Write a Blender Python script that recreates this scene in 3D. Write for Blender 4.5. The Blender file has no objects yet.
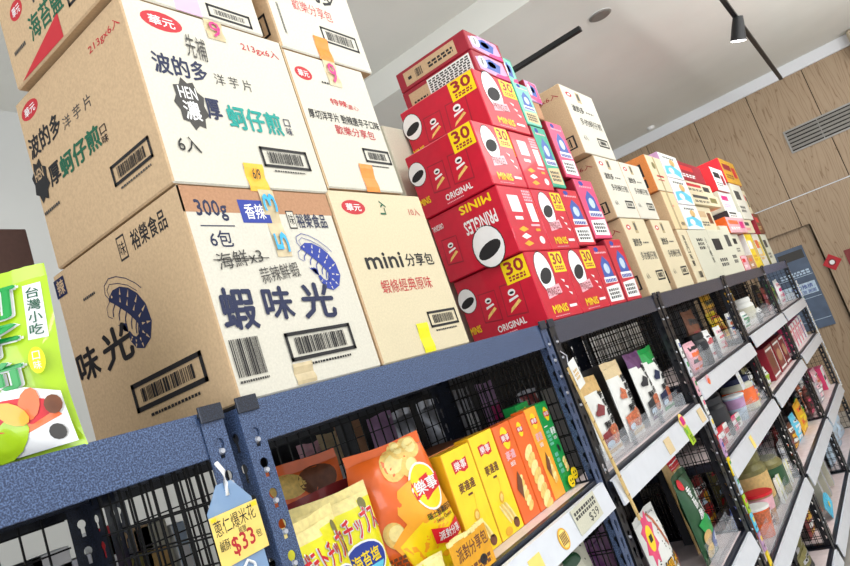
import bpy, math, random
from mathutils import Vector, Matrix
random.seed(7)
COL = bpy.context.scene.collection
PI = math.pi
LIFT = 0.15                      # everything is measured from a datum 15 cm above the floor
# ---------------------------------------------------------------- camera numbers
CR = ((0.55781574, -0.76378214, -0.32477446), (-0.06059234, 0.35279044, -0.93373844), (0.82775007, 0.54053284, 0.15051271))
CF = 695.589
CO = (0.0, -0.9, 1.55)
def at(u, v, y):
    """the point on the vertical plane y that is seen at a measured place"""
    p = (u - 425, v - 283, CF)
    d = [sum(CR[i][k] * p[i] for i in range(3)) for k in range(3)]
    t = (y - CO[1]) / d[1]
    return CO[0] + d[0] * t, CO[2] + d[2] * t
# ---------------------------------------------------------------- materials
def lin(c): return tuple(((x / 255) / 12.92 if x <= 10 else (((x / 255) + .055) / 1.055) ** 2.4) for x in c)
MATS = {}
def mat(name, rgb, rough=.55, noise=.04, scale=60, metal=0, spec=.4, alpha=1, trans=0, emit=0, coat=0, bump=0, stretch=None):
    m = bpy.data.materials.new(name); m.use_nodes = True
    nt = m.node_tree; b = nt.nodes['Principled BSDF']
    c = lin(rgb)
    b.inputs['Base Color'].default_value = (*c, 1)
    b.inputs['Roughness'].default_value = rough
    b.inputs['Metallic'].default_value = metal
    b.inputs['Specular IOR Level'].default_value = spec
    b.inputs['Coat Weight'].default_value = coat
    if alpha < 1: b.inputs['Alpha'].default_value = alpha
    if trans: b.inputs['Transmission Weight'].default_value = trans
    if emit:
        b.inputs['Emission Color'].default_value = (*c, 1); b.inputs['Emission Strength'].default_value = emit
    if noise or bump:
        tc = nt.nodes.new('ShaderNodeTexCoord'); n = nt.nodes.new('ShaderNodeTexNoise')
        n.inputs['Scale'].default_value = scale; n.inputs['Detail'].default_value = 4
        src = tc.outputs['Object']
        if stretch:
            mp = nt.nodes.new('ShaderNodeMapping'); mp.inputs['Scale'].default_value = stretch
            nt.links.new(src, mp.inputs[0]); src = mp.outputs[0]
        nt.links.new(src, n.inputs['Vector'])
        if noise:
            r = nt.nodes.new('ShaderNodeValToRGB')
            lo = tuple(max(0, x * (1 - noise * 3)) for x in c); hi = tuple(min(1, x * (1 + noise * 3)) for x in c)
            r.color_ramp.elements[0].color = (*lo, 1); r.color_ramp.elements[1].color = (*hi, 1)
            r.color_ramp.elements[0].position = .3; r.color_ramp.elements[1].position = .7
            nt.links.new(n.outputs['Fac'], r.inputs[0]); nt.links.new(r.outputs[0], b.inputs['Base Color'])
        if bump:
            bp = nt.nodes.new('ShaderNodeBump'); bp.inputs['Strength'].default_value = bump; bp.inputs['Distance'].default_value = .002
            nt.links.new(n.outputs['Fac'], bp.inputs['Height']); nt.links.new(bp.outputs[0], b.inputs['Normal'])
    MATS[name] = m
    return m
def wood():
    m = mat('oak_veneer', (176, 150, 122), .5, 0)
    nt = m.node_tree; b = nt.nodes['Principled BSDF']
    tc = nt.nodes.new('ShaderNodeTexCoord'); mp = nt.nodes.new('ShaderNodeMapping')
    mp.inputs['Scale'].default_value = (1, 4.2, .55)
    n = nt.nodes.new('ShaderNodeTexNoise'); n.inputs['Scale'].default_value = 2.2; n.inputs['Detail'].default_value = 3
    w = nt.nodes.new('ShaderNodeTexWave'); w.wave_type = 'BANDS'; w.bands_direction = 'Y'
    w.inputs['Scale'].default_value = 2.0; w.inputs['Distortion'].default_value = 22; w.inputs['Detail'].default_value = 2.5; w.inputs['Detail Scale'].default_value = 1.1
    r = nt.nodes.new('ShaderNodeValToRGB')
    e = r.color_ramp.elements
    e[0].position = 0; e[0].color = (*lin((140, 116, 90)), 1); e[1].position = .06; e[1].color = (*lin((164, 141, 115)), 1)
    x = e.new(1); x.color = (*lin((170, 148, 122)), 1)
    nt.links.new(tc.outputs['Object'], mp.inputs[0]); nt.links.new(mp.outputs[0], n.inputs['Vector']); nt.links.new(mp.outputs[0], w.inputs['Vector'])
    nt.links.new(w.outputs['Fac'], r.inputs[0]); nt.links.new(r.outputs[0], b.inputs['Base Color'])
wood()
mat('kraft', (192, 164, 130), .8, .03, 180, spec=.2)
mat('kraft_red', (176, 134, 104), .8, .03, 180, spec=.2)
mat('kraft_orange', (205, 128, 70), .8, .03, 180, spec=.2)
mat('kraft_pale', (214, 192, 152), .8, .025, 180, spec=.2)
mat('white_kraft', (207, 203, 190), .75, .02, 220, spec=.25)
mat('cream_kraft', (208, 196, 166), .75, .02, 220, spec=.25)
mat('grey_card', (200, 198, 180), .75, .02, 200, spec=.25)
mat('brown_card', (74, 50, 44), .6, .03, 100)
mat('ink', (28, 27, 30), .6, 0); mat('ink_soft', (70, 68, 66), .7, 0); mat('ink_navy', (30, 38, 72), .6, 0)
mat('ink_red', (186, 40, 50), .6, 0); mat('ink_green', (28, 92, 66), .6, 0); mat('ink_teal', (20, 150, 140), .6, 0)
mat('ink_blue', (40, 60, 150), .6, 0); mat('ink_cyan', (60, 170, 225), .5, 0)
mat('tape_clear', (196, 178, 140), .25, .05, 40, spec=.6); mat('tape_orange', (240, 130, 30), .4, .03, 60)
mat('tape_amber', (245, 178, 40), .4, .03, 60); mat('tape_yellow', (225, 220, 20), .4, .03, 60)
mat('pink_tape', (226, 170, 215), .4, 0)
mat('snack_red', (196, 20, 50), .35, .02, 30, coat=.2); mat('dark_red', (150, 28, 46), .45, .03, 30)
mat('red', (208, 32, 44), .4, 0); mat('deep_red', (126, 34, 36), .4, .05, 30, coat=.3)
mat('yellow', (246, 214, 20), .4, .02, 20, coat=.3); mat('lemon', (232, 226, 20), .35, .03, 20, coat=.4); mat('gold', (226, 168, 24), .4, .03, 20, coat=.3)
mat('orange', (236, 104, 32), .38, .03, 20, coat=.4); mat('amber', (246, 168, 40), .38, .03, 20, coat=.4)
mat('lime', (168, 205, 28), .35, .03, 15, coat=.5); mat('green', (16, 150, 66), .4, .03, 20, coat=.3)
mat('dark_green', (24, 74, 40), .4, .05, 30, coat=.4); mat('olive', (118, 112, 62), .45, .08, 40, coat=.3)
mat('teal', (38, 158, 128), .4, .03, 30); mat('mint', (120, 200, 175), .4, .03, 30)
mat('pink', (226, 66, 116), .4, .03, 30, coat=.2); mat('pale_pink', (232, 176, 188), .4, .05, 30, coat=.3); mat('magenta', (206, 30, 120), .4, 0)
mat('lilac', (190, 150, 190), .45, .05, 25); mat('violet', (92, 46, 98), .4, .05, 25, coat=.3)
mat('blue', (44, 84, 170), .4, .03, 30, coat=.3); mat('sky', (96, 196, 226), .4, .03, 30); mat('pale_blue', (188, 208, 226), .4, .05, 30)
mat('white', (236, 236, 236), .45, .01, 30); mat('paper', (226, 226, 222), .6, .01, 40); mat('silver', (190, 192, 200), .3, .03, 30, metal=.6)
mat('tan', (206, 170, 110), .5, .05, 60); mat('brown', (112, 66, 42), .5, .08, 50); mat('chip', (232, 196, 110), .5, .06, 90)
mat('meat', (196, 104, 66), .45, .14, 120, coat=.4); mat('chip_pale', (240, 222, 150), .5, .04, 90)
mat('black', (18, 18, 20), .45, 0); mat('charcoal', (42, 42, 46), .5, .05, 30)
mat('clear_bag', (206, 206, 214), .18, .06, 30, alpha=.55, spec=.8)
mat('acrylic', (226, 232, 240), .06, 0, alpha=.12, spec=.5)
mat('pocket', (150, 185, 226), .15, 0, alpha=.6, spec=.7)
mat('card_yellow', (246, 216, 120), .6, .02, 30); mat('card_gold', (222, 158, 30), .5, .03, 30)
mat('bamboo', (208, 178, 118), .6, .06, 60); mat('rail_white', (214, 218, 226), .3, .01, 20, coat=.3)
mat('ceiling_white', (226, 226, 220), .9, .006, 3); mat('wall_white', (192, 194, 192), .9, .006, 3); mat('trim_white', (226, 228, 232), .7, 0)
mat('floor_tile', (170, 166, 160), .4, .04, 6); mat('groove', (54, 40, 30), .8, 0)
mat('grille', (150, 148, 144), .4, .02, 30, metal=.5); mat('grille_dark', (46, 42, 38), .7, 0)
mat('notice_blue', (88, 102, 124), .35, .06, 8); mat('wire', (14, 14, 16), .4, 0, metal=.3)
mat('deck_paper', (222, 206, 206), .5, .03, 20); mat('speaker_beige', (188, 176, 154), .6, 0)
mat('lamp_glow', (255, 255, 255), .5, 0, emit=14)
# speckled hammer paint of the racks
def rack_paint(name, base, dots, amount):
    m = mat(name, base, .34, 0, spec=.6, metal=.15)
    nt = m.node_tree; b = nt.nodes['Principled BSDF']
    tc = nt.nodes.new('ShaderNodeTexCoord'); n = nt.nodes.new('ShaderNodeTexNoise'); n.inputs['Scale'].default_value = 420; n.inputs['Detail'].default_value = 2
    r = nt.nodes.new('ShaderNodeValToRGB'); e = r.color_ramp.elements
    e[0].position = .42; e[0].color = (*lin(base), 1); e[1].position = amount; e[1].color = (*lin(dots), 1)
    bp = nt.nodes.new('ShaderNodeBump'); bp.inputs['Strength'].default_value = .25; bp.inputs['Distance'].default_value = .001
    nt.links.new(tc.outputs['Object'], n.inputs['Vector']); nt.links.new(n.outputs['Fac'], r.inputs[0]); nt.links.new(r.outputs[0], b.inputs['Base Color'])
    nt.links.new(n.outputs['Fac'], bp.inputs['Height']); nt.links.new(bp.outputs[0], b.inputs['Normal'])
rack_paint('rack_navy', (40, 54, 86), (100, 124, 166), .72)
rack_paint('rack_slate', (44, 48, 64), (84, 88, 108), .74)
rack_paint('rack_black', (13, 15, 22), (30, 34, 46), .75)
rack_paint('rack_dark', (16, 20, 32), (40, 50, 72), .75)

# ---------------------------------------------------------------- mesh builder
TXT = {}
def text_tris(s, off):
    k = (s, off)
    if k not in TXT:
        c = bpy.data.curves.new('t', 'FONT'); c.body = s; c.size = 1; c.offset = off; c.resolution_u = 2
        o = bpy.data.objects.new('t', c); COL.objects.link(o)
        dg = bpy.context.evaluated_depsgraph_get()
        m = bpy.data.meshes.new_from_object(o.evaluated_get(dg))
        vs = [(v.co.x, v.co.y) for v in m.vertices]; fs = [tuple(p.vertices) for p in m.polygons]
        bpy.data.objects.remove(o); bpy.data.curves.remove(c); bpy.data.meshes.remove(m)
        if vs:
            x0 = min(v[0] for v in vs); x1 = max(v[0] for v in vs); y0 = min(v[1] for v in vs); y1 = max(v[1] for v in vs)
            vs = [((v[0] - x0) / max(1e-6, x1 - x0), (v[1] - y0) / max(1e-6, y1 - y0)) for v in vs]
        TXT[k] = (vs, fs)
    return TXT[k]
class G:
    def __init__(s): s.v = []; s.f = []; s.m = []; s.sm = []; s.mn = []
    def mi(s, m):
        if m not in s.mn: s.mn.append(m)
        return s.mn.index(m)
    def add(s, vs, fs, m, smooth=False):
        b = len(s.v); s.v += [tuple(v) for v in vs]; i = s.mi(m)
        for f in fs: s.f.append(tuple(b + k for k in f)); s.m.append(i); s.sm.append(smooth)
    def quad(s, *p, m='white'): s.add(p, [tuple(range(len(p)))], m)
    def box(s, x0, x1, y0, y1, z0, z1, m, c=0):
        mm = m if isinstance(m, dict) else {'': m}
        g = lambda k: mm.get(k, mm.get(''))
        L = ((x0, x1), (y0, y1), (z0, z1)); cc = (c, c, c)
        def P(sx, sy, sz, ax):
            sg = (sx, sy, sz); out = []
            for i in range(3):
                e = L[i][sg[i]]
                if i != ax: e += c if sg[i] == 0 else -c
                out.append(e)
            return tuple(out)
        for ax in range(3):
            a, b = [(1, 2), (2, 0), (0, 1)][ax]
            for sd in (0, 1):
                pts = []
                for p, q in ((0, 0), (1, 0), (1, 1), (0, 1)):
                    sg = [0, 0, 0]; sg[ax] = sd; sg[a] = p; sg[b] = q; pts.append(P(*sg, ax))
                if sd == 0: pts.reverse()
                s.add(pts, [(0, 1, 2, 3)], g('xyz'[ax] + '-+'[sd]))
        if c:
            for ax in range(3):           # edges parallel to ax
                a, b = [(1, 2), (2, 0), (0, 1)][ax]
                for p in (0, 1):
                    for q in (0, 1):
                        s0 = [0, 0, 0]; s0[a] = p; s0[b] = q; s1 = list(s0); s1[ax] = 1
                        pts = [P(*s0, a), P(*s1, a), P(*s1, b), P(*s0, b)]
                        if p == q: pts.reverse()
                        s.add(pts, [(0, 1, 2, 3)], g('xyz'[a] + '-+'[p]))
            for sx in (0, 1):
                for sy in (0, 1):
                    for sz in (0, 1):
                        s.add([P(sx, sy, sz, 0), P(sx, sy, sz, 1), P(sx, sy, sz, 2)], [(0, 1, 2)], g('y-'))
    def tube(s, path, r, m, n=8, cap=True):
        path = [Vector(p) for p in path]; R = r if isinstance(r, (list, tuple)) else [r] * len(path)
        vs = []; fs = []
        for i, p in enumerate(path):
            t = (path[min(i + 1, len(path) - 1)] - path[max(i - 1, 0)]).normalized()
            a = t.orthogonal().normalized() if abs(t.z) < .99 else Vector((1, 0, 0)); a = (a - t * a.dot(t)).normalized(); b = t.cross(a)
            for k in range(n):
                th = 2 * PI * k / n; vs.append(p + (a * math.cos(th) + b * math.sin(th)) * R[i])
        for i in range(len(path) - 1):
            for k in range(n):
                k2 = (k + 1) % n; fs.append((i * n + k, i * n + k2, (i + 1) * n + k2, (i + 1) * n + k))
        s.add(vs, fs, m, True)
        if cap:
            s.add(vs[:n], [tuple(range(n))[::-1]], m); s.add(vs[-n:], [tuple(range(n))], m)
    def lathe(s, prof, m, n=24, cx=0, cy=0):
        """prof: list of (r, z) or (r, z, material)"""
        for i in range(len(prof) - 1):
            (r0, z0), (r1, z1) = prof[i][:2], prof[i + 1][:2]
            mm = prof[i][2] if len(prof[i]) > 2 else m
            vs = []
            for r, z in ((r0, z0), (r1, z1)):
                vs += [(cx + r * math.cos(2 * PI * k / n), cy + r * math.sin(2 * PI * k / n), z) for k in range(n)]
            s.add(vs, [(k, (k + 1) % n, n + (k + 1) % n, n + k) for k in range(n)], mm, True)
        for (r, z, up) in ((prof[0][0], prof[0][1], 0), (prof[-1][0], prof[-1][1], 1)):
            if r > 1e-4:
                f = tuple(range(n)); s.add([(cx + r * math.cos(2 * PI * k / n), cy + r * math.sin(2 * PI * k / n), z) for k in range(n)], [f if up else f[::-1]], (prof[-1][2] if up and len(prof[-1]) > 2 else m))
    def build(s, name, parent=None, loc=(0, 0, 0), rot=(0, 0, 0)):
        me = bpy.data.meshes.new(name); me.from_pydata(s.v, [], s.f)
        for n in s.mn: me.materials.append(MATS[n])
        for i, p in enumerate(me.polygons): p.material_index = s.m[i]; p.use_smooth = s.sm[i]
        me.update()
        o = bpy.data.objects.new(name, me); COL.objects.link(o)
        if parent: o.parent = parent
        o.location = loc; o.rotation_euler = rot
        return o
def spline_sheet(outer, holes):
    """flat sheet with real holes -> (verts2d, faces)"""
    c = bpy.data.curves.new('s', 'CURVE'); c.dimensions = '2D'; c.fill_mode = 'BOTH'
    for pts in [outer] + holes:
        sp = c.splines.new('POLY'); sp.points.add(len(pts) - 1); sp.use_cyclic_u = True
        for i, p in enumerate(pts): sp.points[i].co = (p[0], p[1], 0, 1)
    o = bpy.data.objects.new('s', c); COL.objects.link(o)
    m = bpy.data.meshes.new_from_object(o.evaluated_get(bpy.context.evaluated_depsgraph_get()))
    r = ([(v.co.x, v.co.y) for v in m.vertices], [tuple(p.vertices) for p in m.polygons])
    bpy.data.objects.remove(o); bpy.data.curves.remove(c); bpy.data.meshes.remove(m)
    return r
class S:
    """a printable face; a, b run 0..1 from its lower left corner"""
    def __init__(s, g, o, u, v, w, h, fn=None, eps=.0002):
        s.g = g; s.o = Vector(o); s.u = Vector(u); s.v = Vector(v); s.n = s.u.cross(s.v); s.w = w; s.h = h; s.fn = fn; s.e = eps; s.k = eps
    def P(s, a, b):
        if s.fn: return s.fn(a, b, s.k)
        return s.o + s.u * (a * s.w) + s.v * (b * s.h) + s.n * s.k
    def up(s): s.k += s.e * .5
    def poly(s, pts, m, rot=0):
        if s.fn:                       # fan with rings so that it hugs the curve
            cx = sum(p[0] for p in pts) / len(pts); cy = sum(p[1] for p in pts) / len(pts)
            q = []
            for i in range(len(pts)):
                p0 = pts[i]; p1 = pts[(i + 1) % len(pts)]
                n = max(1, int(math.hypot(p1[0] - p0[0], p1[1] - p0[1]) / .08))
                q += [(p0[0] + (p1[0] - p0[0]) * t / n, p0[1] + (p1[1] - p0[1]) * t / n) for t in range(n)]
            R = 5; n = len(q); vs = [s.P(cx, cy)]
            for r in range(1, R + 1): vs += [s.P(cx + (p[0] - cx) * r / R, cy + (p[1] - cy) * r / R) for p in q]
            fs = [(0, 1 + i, 1 + (i + 1) % n) for i in range(n)]
            for r in range(R - 1):
                fs += [(1 + r * n + i, 1 + (r + 1) * n + i, 1 + (r + 1) * n + (i + 1) % n, 1 + r * n + (i + 1) % n) for i in range(n)]
            s.g.add(vs, fs, m, True)
        else:
            s.g.add([s.P(*p) for p in pts], [tuple(range(len(pts)))], m)
    def rect(s, a0, b0, a1, b1, m): s.poly([(a0, b0), (a1, b0), (a1, b1), (a0, b1)], m)
    def skew(s, a0, b0, a1, b1, m, k): s.poly([(a0, b0), (a1, b0 + k), (a1, b1 + k), (a0, b1)], m)
    def oval(s, a, b, ra, rb, m, n=20, rot=0):
        asp = s.h / s.w; c, sn = math.cos(rot), math.sin(rot); pts = []
        for k in range(n):
            x = ra * math.cos(2 * PI * k / n); y = rb * math.sin(2 * PI * k / n) * asp
            pts.append((a + x * c - y * sn, b + (x * sn + y * c) / asp))
        s.poly(pts, m)
    def text(s, t, a0, b0, a1, b1, m, bold=.0, rot=0):
        vs, fs = text_tris(t, 0)
        if bold > 0:
            n = len(t); r = min(bold, .06) * (.95 if t.isascii() else .6); ax = (a1 - a0) / n * r; ay = (b1 - b0) * r
            for dx, dy in ((ax, 0), (-ax, 0), (0, ay), (0, -ay)):
                s.text(t, a0 + dx, b0 + dy, a1 + dx, b1 + dy, m, 0, rot); s.k += s.e * .22
        ca, cb = (a0 + a1) / 2, (b0 + b1) / 2; c, sn = math.cos(rot), math.sin(rot); asp = s.h / s.w; out = []
        for x, y in vs:
            dx = (x - .5) * (a1 - a0); dy = (y - .5) * (b1 - b0) * asp
            out.append(s.P(ca + dx * c - dy * sn, cb + (dx * sn + dy * c) / asp))
        s.g.add(out, fs, m)
    def vtext(s, t, a0, b0, a1, b1, m, bold=0, lean=0):
        n = len(t); hh = (b1 - b0) / n
        for i, ch in enumerate(t):
            s.text(ch, a0 + lean * i, b1 - (i + 1) * hh + hh * .06, a1 + lean * i, b1 - i * hh - hh * .06, m, bold)
    def bars(s, a0, b0, a1, b1, m='ink', frame=0, seed=1, n=26):
        rr = random.Random(seed)
        if frame:
            fa = frame / s.w; fb = frame / s.h
            s.rect(a0, b0, a1, b0 + fb, m); s.rect(a0, b1 - fb, a1, b1, m); s.rect(a0, b0, a0 + fa, b1, m); s.rect(a1 - fa, b0, a1, b1, m)
            a0 += 3 * fa; a1 -= 3 * fa; b0 += 1.6 * fb; b1 -= 1.6 * fb
        x = 0; tot = 0; seq = [(rr.choice((1, 1, 2, 3)), rr.choice((1, 1, 2))) for _ in range(n)]; tot = sum(p + q for p, q in seq)
        for p, q in seq:
            s.rect(a0 + (a1 - a0) * x / tot, b0, a0 + (a1 - a0) * (x + p) / tot, b1, m); x += p + q
    def scrib(s, a0, b0, a1, b1, m, seed=3, n=5, rows=1):
        """small print too fine to read"""
        rr = random.Random(seed)
        for r in range(rows):
            y0 = b1 - (b1 - b0) * (r + 1) / rows; y1 = b1 - (b1 - b0) * (r + .3) / rows; x = a0
            while x < a1 - 1e-4:
                w = (a1 - a0) / n * rr.uniform(.5, .9)
                s.rect(x, y0, min(x + w, a1), y1, m); x += w + (a1 - a0) / n * .25
def tag(o, label=None, cat=None, group=None, kind=None):
    if label: o['label'] = label
    if cat: o['category'] = cat
    if group: o['group'] = group
    if kind: o['kind'] = kind
    return o
def thing(name, label, cat, loc=(0, 0, 0), rot=(0, 0, 0), group=None):
    o = bpy.data.objects.new(name, None); o.empty_display_size = .05; COL.objects.link(o); o.location = loc; o.rotation_euler = rot
    return tag(o, label, cat, group)
def struct(name, g): return tag(g.build(name), kind='structure')

# ---------------------------------------------------------------- the room
g = G(); g.box(-3, 9.3, -4.5, 2.9, -.25, -.15, 'floor_tile'); struct('floor', g)
g = G(); g.box(4.25, 9.3, -4.5, 3.0, 3.73, 4.1, 'ceiling_white'); g.box(-3, 4.25, -4.5, 3.0, 3.95, 4.1, 'ceiling_white'); struct('ceiling', g)
g = G(); g.box(-3, 9.3, 2.9, 3.0, -.15, 3.95, 'wall_white'); struct('wall_back', g)
# far wall: veneer panels with open joints, a doorway, a white bead
g = G()
WX = 9.0; Y0 = -.19; Y1 = .72; DT = 1.95
g.box(WX + .02, WX + .3, -4.5, Y0, -.15, 3.73, 'groove'); g.box(WX + .02, WX + .3, Y1, 2.9, -.15, 3.73, 'groove'); g.box(WX + .02, WX + .3, Y0, Y1, DT, 3.73, 'groove')
joints = [-.124 + .622 * k for k in range(-8, 6)]
for a, b in zip(joints[:-1], joints[1:]):
    a2 = max(a + .004, -4.5); b2 = min(b - .004, 2.9)
    if b2 <= a2: continue
    g.box(WX, WX + .02, a2, b2, 2.29, 3.73, 'oak_veneer', .001)
    if b2 <= Y0 + .1 or a2 >= Y1: g.box(WX, WX + .02, a2, min(b2, Y0 if a2 < Y0 else 9), -.15, 2.275, 'oak_veneer', .001)
    else:
        g.box(WX, WX + .02, a2, b2, DT, 2.275, 'oak_veneer', .001)
g.box(WX, WX + .02, Y0 - .0, Y0 + .001, -.15, DT, 'oak_veneer')
g.box(WX, WX + .1, Y0 - .02, Y0, -.15, DT, 'oak_veneer'); g.box(WX, WX + .02, Y0, -.128, DT, 2.275, 'oak_veneer')
struct('wall_far', g)
g = G(); g.box(WX - .004, WX + .01, -4.5, 2.9, 2.277, 2.288, 'trim_white'); struct('trim_1', g)
g = G(); g.box(WX - .03, WX + .02, -4.5, 2.9, 3.60, 3.73, 'trim_white', .004); struct('light_spill_strip', g)  # white strip standing in for the light spill below the ceiling
g = G(); g.box(WX + .05, WX + .09, Y0, Y1, -.15, DT, 'oak_veneer', .002); struct('door_1', g)
# notices on the door
def wall_surf(g, y_left, z0, w, h, x): return S(g, (x, y_left, z0), (0, -1, 0), (0, 0, 1), w, h)
g = G(); g.box(0, .012, -.57, 0, 0, .96, 'notice_blue', .002)
s = S(g, (0, 0, 0), (0, -1, 0), (0, 0, 1), .57, .96)
s.rect(.06, .42, .96, .56, 'pale_blue'); s.up(); s.text('請勿推擠', .5, .49, .9, .54, 'ink_blue', .02); s.text('小心輕放 謝謝', .45, .43, .93, .475, 'ink_blue', .01)
s.scrib(.4, .66, .95, .72, 'pale_blue', 4, 7, 2); s.rect(.5, .85, .97, .955, 'ink_soft')
for k in range(3): s.rect(.02, .1 + .27 * k, .98, .106 + .27 * k, 'pale_blue')
tag(g.build('notice_board', loc=(WX + .037, .53, .80)), 'blue-grey notice sheet with a pale written band on the wooden door', 'notice')
g = G(); s = S(g, (0, 0, 0), (0, -1, 0), (0, 0, 1), .14, .14)
g.box(0, .006, -.14, 0, 0, .14, 'ink_red'); g.v = [(x, (y + .07) * math.cos(.785) - (z - .07) * math.sin(.785), (y + .07) * math.sin(.785) + (z - .07) * math.cos(.785) + .1) for x, y, z in g.v]
s = S(g, (0, .1, 0), (0, -1, 0), (0, 0, 1), .2, .2); s.oval(.5, .5, .2, .2, 'deep_red'); s.up(); s.oval(.5, .5, .13, .13, 'white')
tag(g.build('diamond_sign', loc=(WX - .007, -.255, 1.36)), 'small dark red diamond sign with a white centre on the wood wall beside the door', 'sign')
g = G(); g.box(0, .01, -.4, 0, 0, .26, 'deep_red', .002); s = S(g, (0, 0, 0), (0, -1, 0), (0, 0, 1), .4, .26)
s.oval(.3, .62, .09, .14, 'white'); s.oval(.62, .4, .1, .15, 'pale_pink'); s.up(); s.scrib(.1, .1, .5, .2, 'white', 5, 5)
tag(g.build('wall_sign', loc=(WX - .011, -.40, 1.28)), 'dark red rectangular sign on the wood wall at the right edge', 'sign')
# air grille
t = thing('air_grille', 'silver louvred air grille set in the wood wall', 'vent', (WX, -.33, 2.76))
g = G(); g.box(-.012, .0, -1.2, 0, 0, .02, 'grille', .001); g.box(-.012, .0, -1.2, 0, .25, .27, 'grille', .001); g.box(-.012, .0, -.02, 0, .02, .25, 'grille', .001); g.box(-.012, 0, -1.2, -1.18, .02, .25, 'grille', .001)
g.box(-.012, 0, -.36, -.35, .02, .25, 'grille'); g.box(-.012, 0, -.72, -.71, .02, .25, 'grille'); g.build('frame', t)
g = G(); g.box(-.003, -.001, -1.18, -.02, .02, .25, 'grille_dark'); g.build('backing', t)
for k in range(5):
    g = G(); z = .035 + k * .043; g.add([(-.011, -1.18, z), (-.011, -.02, z), (-.004, -.02, z + .028), (-.004, -1.18, z + .028), (-.013, -1.18, z + .001), (-.013, -.02, z + .001), (-.006, -.02, z + .03), (-.006, -1.18, z + .03)],
        [(3, 2, 1, 0), (4, 5, 6, 7), (0, 1, 5, 4), (2, 3, 7, 6), (0, 4, 7, 3), (1, 2, 6, 5)], 'grille'); g.build('louvre', t)
t = thing('wall_speaker', 'small beige wall speaker under the ceiling at the right edge', 'speaker', (WX, -1.42, 3.42))
g = G(); g.box(-.2, -.03, -.14, .16, 0, .3, 'speaker_beige', .02); g.box(-.03, 0, -.04, .04, .1, .2, 'charcoal'); g.build('cabinet', t)
g = G(); s = S(g, (-.2, .14, .02), (0, -1, 0), (0, 0, 1), .26, .26); s.rect(0.04, .04, .96, .96, 'brown'); g.build('speaker_cloth', t)
# ceiling track lights
def spot(t, x, y, z, aim, glow=True):
    a = Vector(aim).normalized(); p = Vector((x, y, z - .05))
    g = G(); g.tube([(x, y, z), (x, y, z - .06)], .012, 'black'); h = g.build('lamp_stem', t)
    g = G(); g.tube([p - a * .05, p + a * .02, p + a * .12], [.035, .045, .055], 'black', 16); g.build('lamp_head', t)
    g = G(); q = p + a * .122; g.tube([q, q + a * .003], .05, 'lamp_glow', 16); g.build('lamp_lens', t)
    l = bpy.data.lights.new('spot', 'SPOT'); l.energy = 60; l.spot_size = 1.6; l.spot_blend = .6; l.shadow_soft_size = .06
    lo = bpy.data.objects.new('spot', l); COL.objects.link(lo); lo.parent = t; lo.location = q + a * .02; lo.rotation_euler = a.to_track_quat('-Z', 'Y').to_euler()
t = thing('track_light', 'long black ceiling track running away to the wood wall with one lit spot lamp', 'track light')
g = G(); g.box(3.2, 8.15, -.585, -.55, 3.40, 3.435, 'black', .003); g.build('track', t)
for x in (3.6, 4.9):
    g = G(); g.tube([(x, -.567, 3.43), (x, -.567, 3.95 if x < 4.25 else 3.73)], .006, 'black'); g.build('hanger', t)
spot(t, 5.62, -.567, 3.40, (.15, .35, -.9))
t = thing('track_light', 'short black ceiling track seen above the red cartons', 'track light')
g = G(); g.box(4.32, 4.355, .17, 1.6, 3.40, 3.435, 'black', .003); g.build('track', t)
for y in (1.4,):
    g = G(); g.tube([(4.337, y, 3.43), (4.337, y, 3.73)], .006, 'black'); g.build('hanger', t)
g = G(); g.lathe([(.0, -.012), (.07, -.012, 'grille'), (.085, -.004, 'white'), (.085, 0, 'white')], 'grille', 24)
tag(g.build('downlight', loc=(5.04, .18, 3.729)), 'round recessed downlight with a grey face in the white ceiling', 'ceiling light')
g = G(); g.lathe([(.0, -.035), (.03, -.033), (.045, -.012), (.05, 0)], 'white', 20)
tag(g.build('ceiling_sensor', loc=(8.75, .93, 3.729)), 'tiny white dome sensor on the ceiling close to the wood wall', 'sensor')

# ---------------------------------------------------------------- racks
POSTCACHE = {}
def keyhole(cx, cz):
    p = [(cx + .0085 * math.cos(a), cz + .0085 * math.sin(a)) for a in [math.radians(q) for q in range(-60, 241, 30)]]
    return p + [(cx - .0042, cz - .023), (cx + .0042, cz - .023)]
def flange(w, h):
    k = (w, round(h, 2))
    if k not in POSTCACHE:
        holes = []; z = h - .045
        while z > .06: holes.append(keyhole(w / 2 + .002, z)); z -= .05
        POSTCACHE[k] = spline_sheet([(0, 0), (w, 0), (w, h), (0, h)], holes)
    return POSTCACHE[k]
def post(parent, x, side, y, fr, m, ztop=1.628):
    """side -1: angle leg at its left edge, +1: at its right edge; fr: front or rear"""
    h = ztop + .15; g = G(); T = .002; W = .042
    vs, fs = flange(W, h)
    x0 = x if side < 0 else x - W
    for yy in (y, y + T * fr): g.add([(x0 + a, yy, b - .15) for a, b in vs], [f[::-1] for f in fs], m)
    xs = x
    for xx in (xs, xs - side * T): g.add([(xx, y + fr * a, b - .15) for a, b in vs], fs, m)
    g.box(x0 - .001, x0 + W + .001, min(y, y + fr * .044) - .001, max(y, y + fr * .044) + .001, ztop, ztop + .006, 'black', .001)
    if fr > 0: g.box(x0 - .001, x0 + W + .001, y - .005, y - .0005, ztop - .01, ztop + .016, 'rack_dark', .001)
    g.box(x0 - .002, x0 + W + .002, min(y, y + fr * .044), max(y, y + fr * .044), -.15, -.13, 'black', .001)
    # rivet studs seated in some slots
    for k in range(0, int(h / .05) - 1):
        if k in (0, 1) or random.random() < .4:
            z = ztop - .045 - .05 * k - .012
            if fr > 0: g.tube([(x0 + W / 2 + .002, y + .001, z), (x0 + W / 2 + .002, y - .004, z)], [.0052, .004], 'silver', 8)
    g.build('post', parent)
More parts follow.
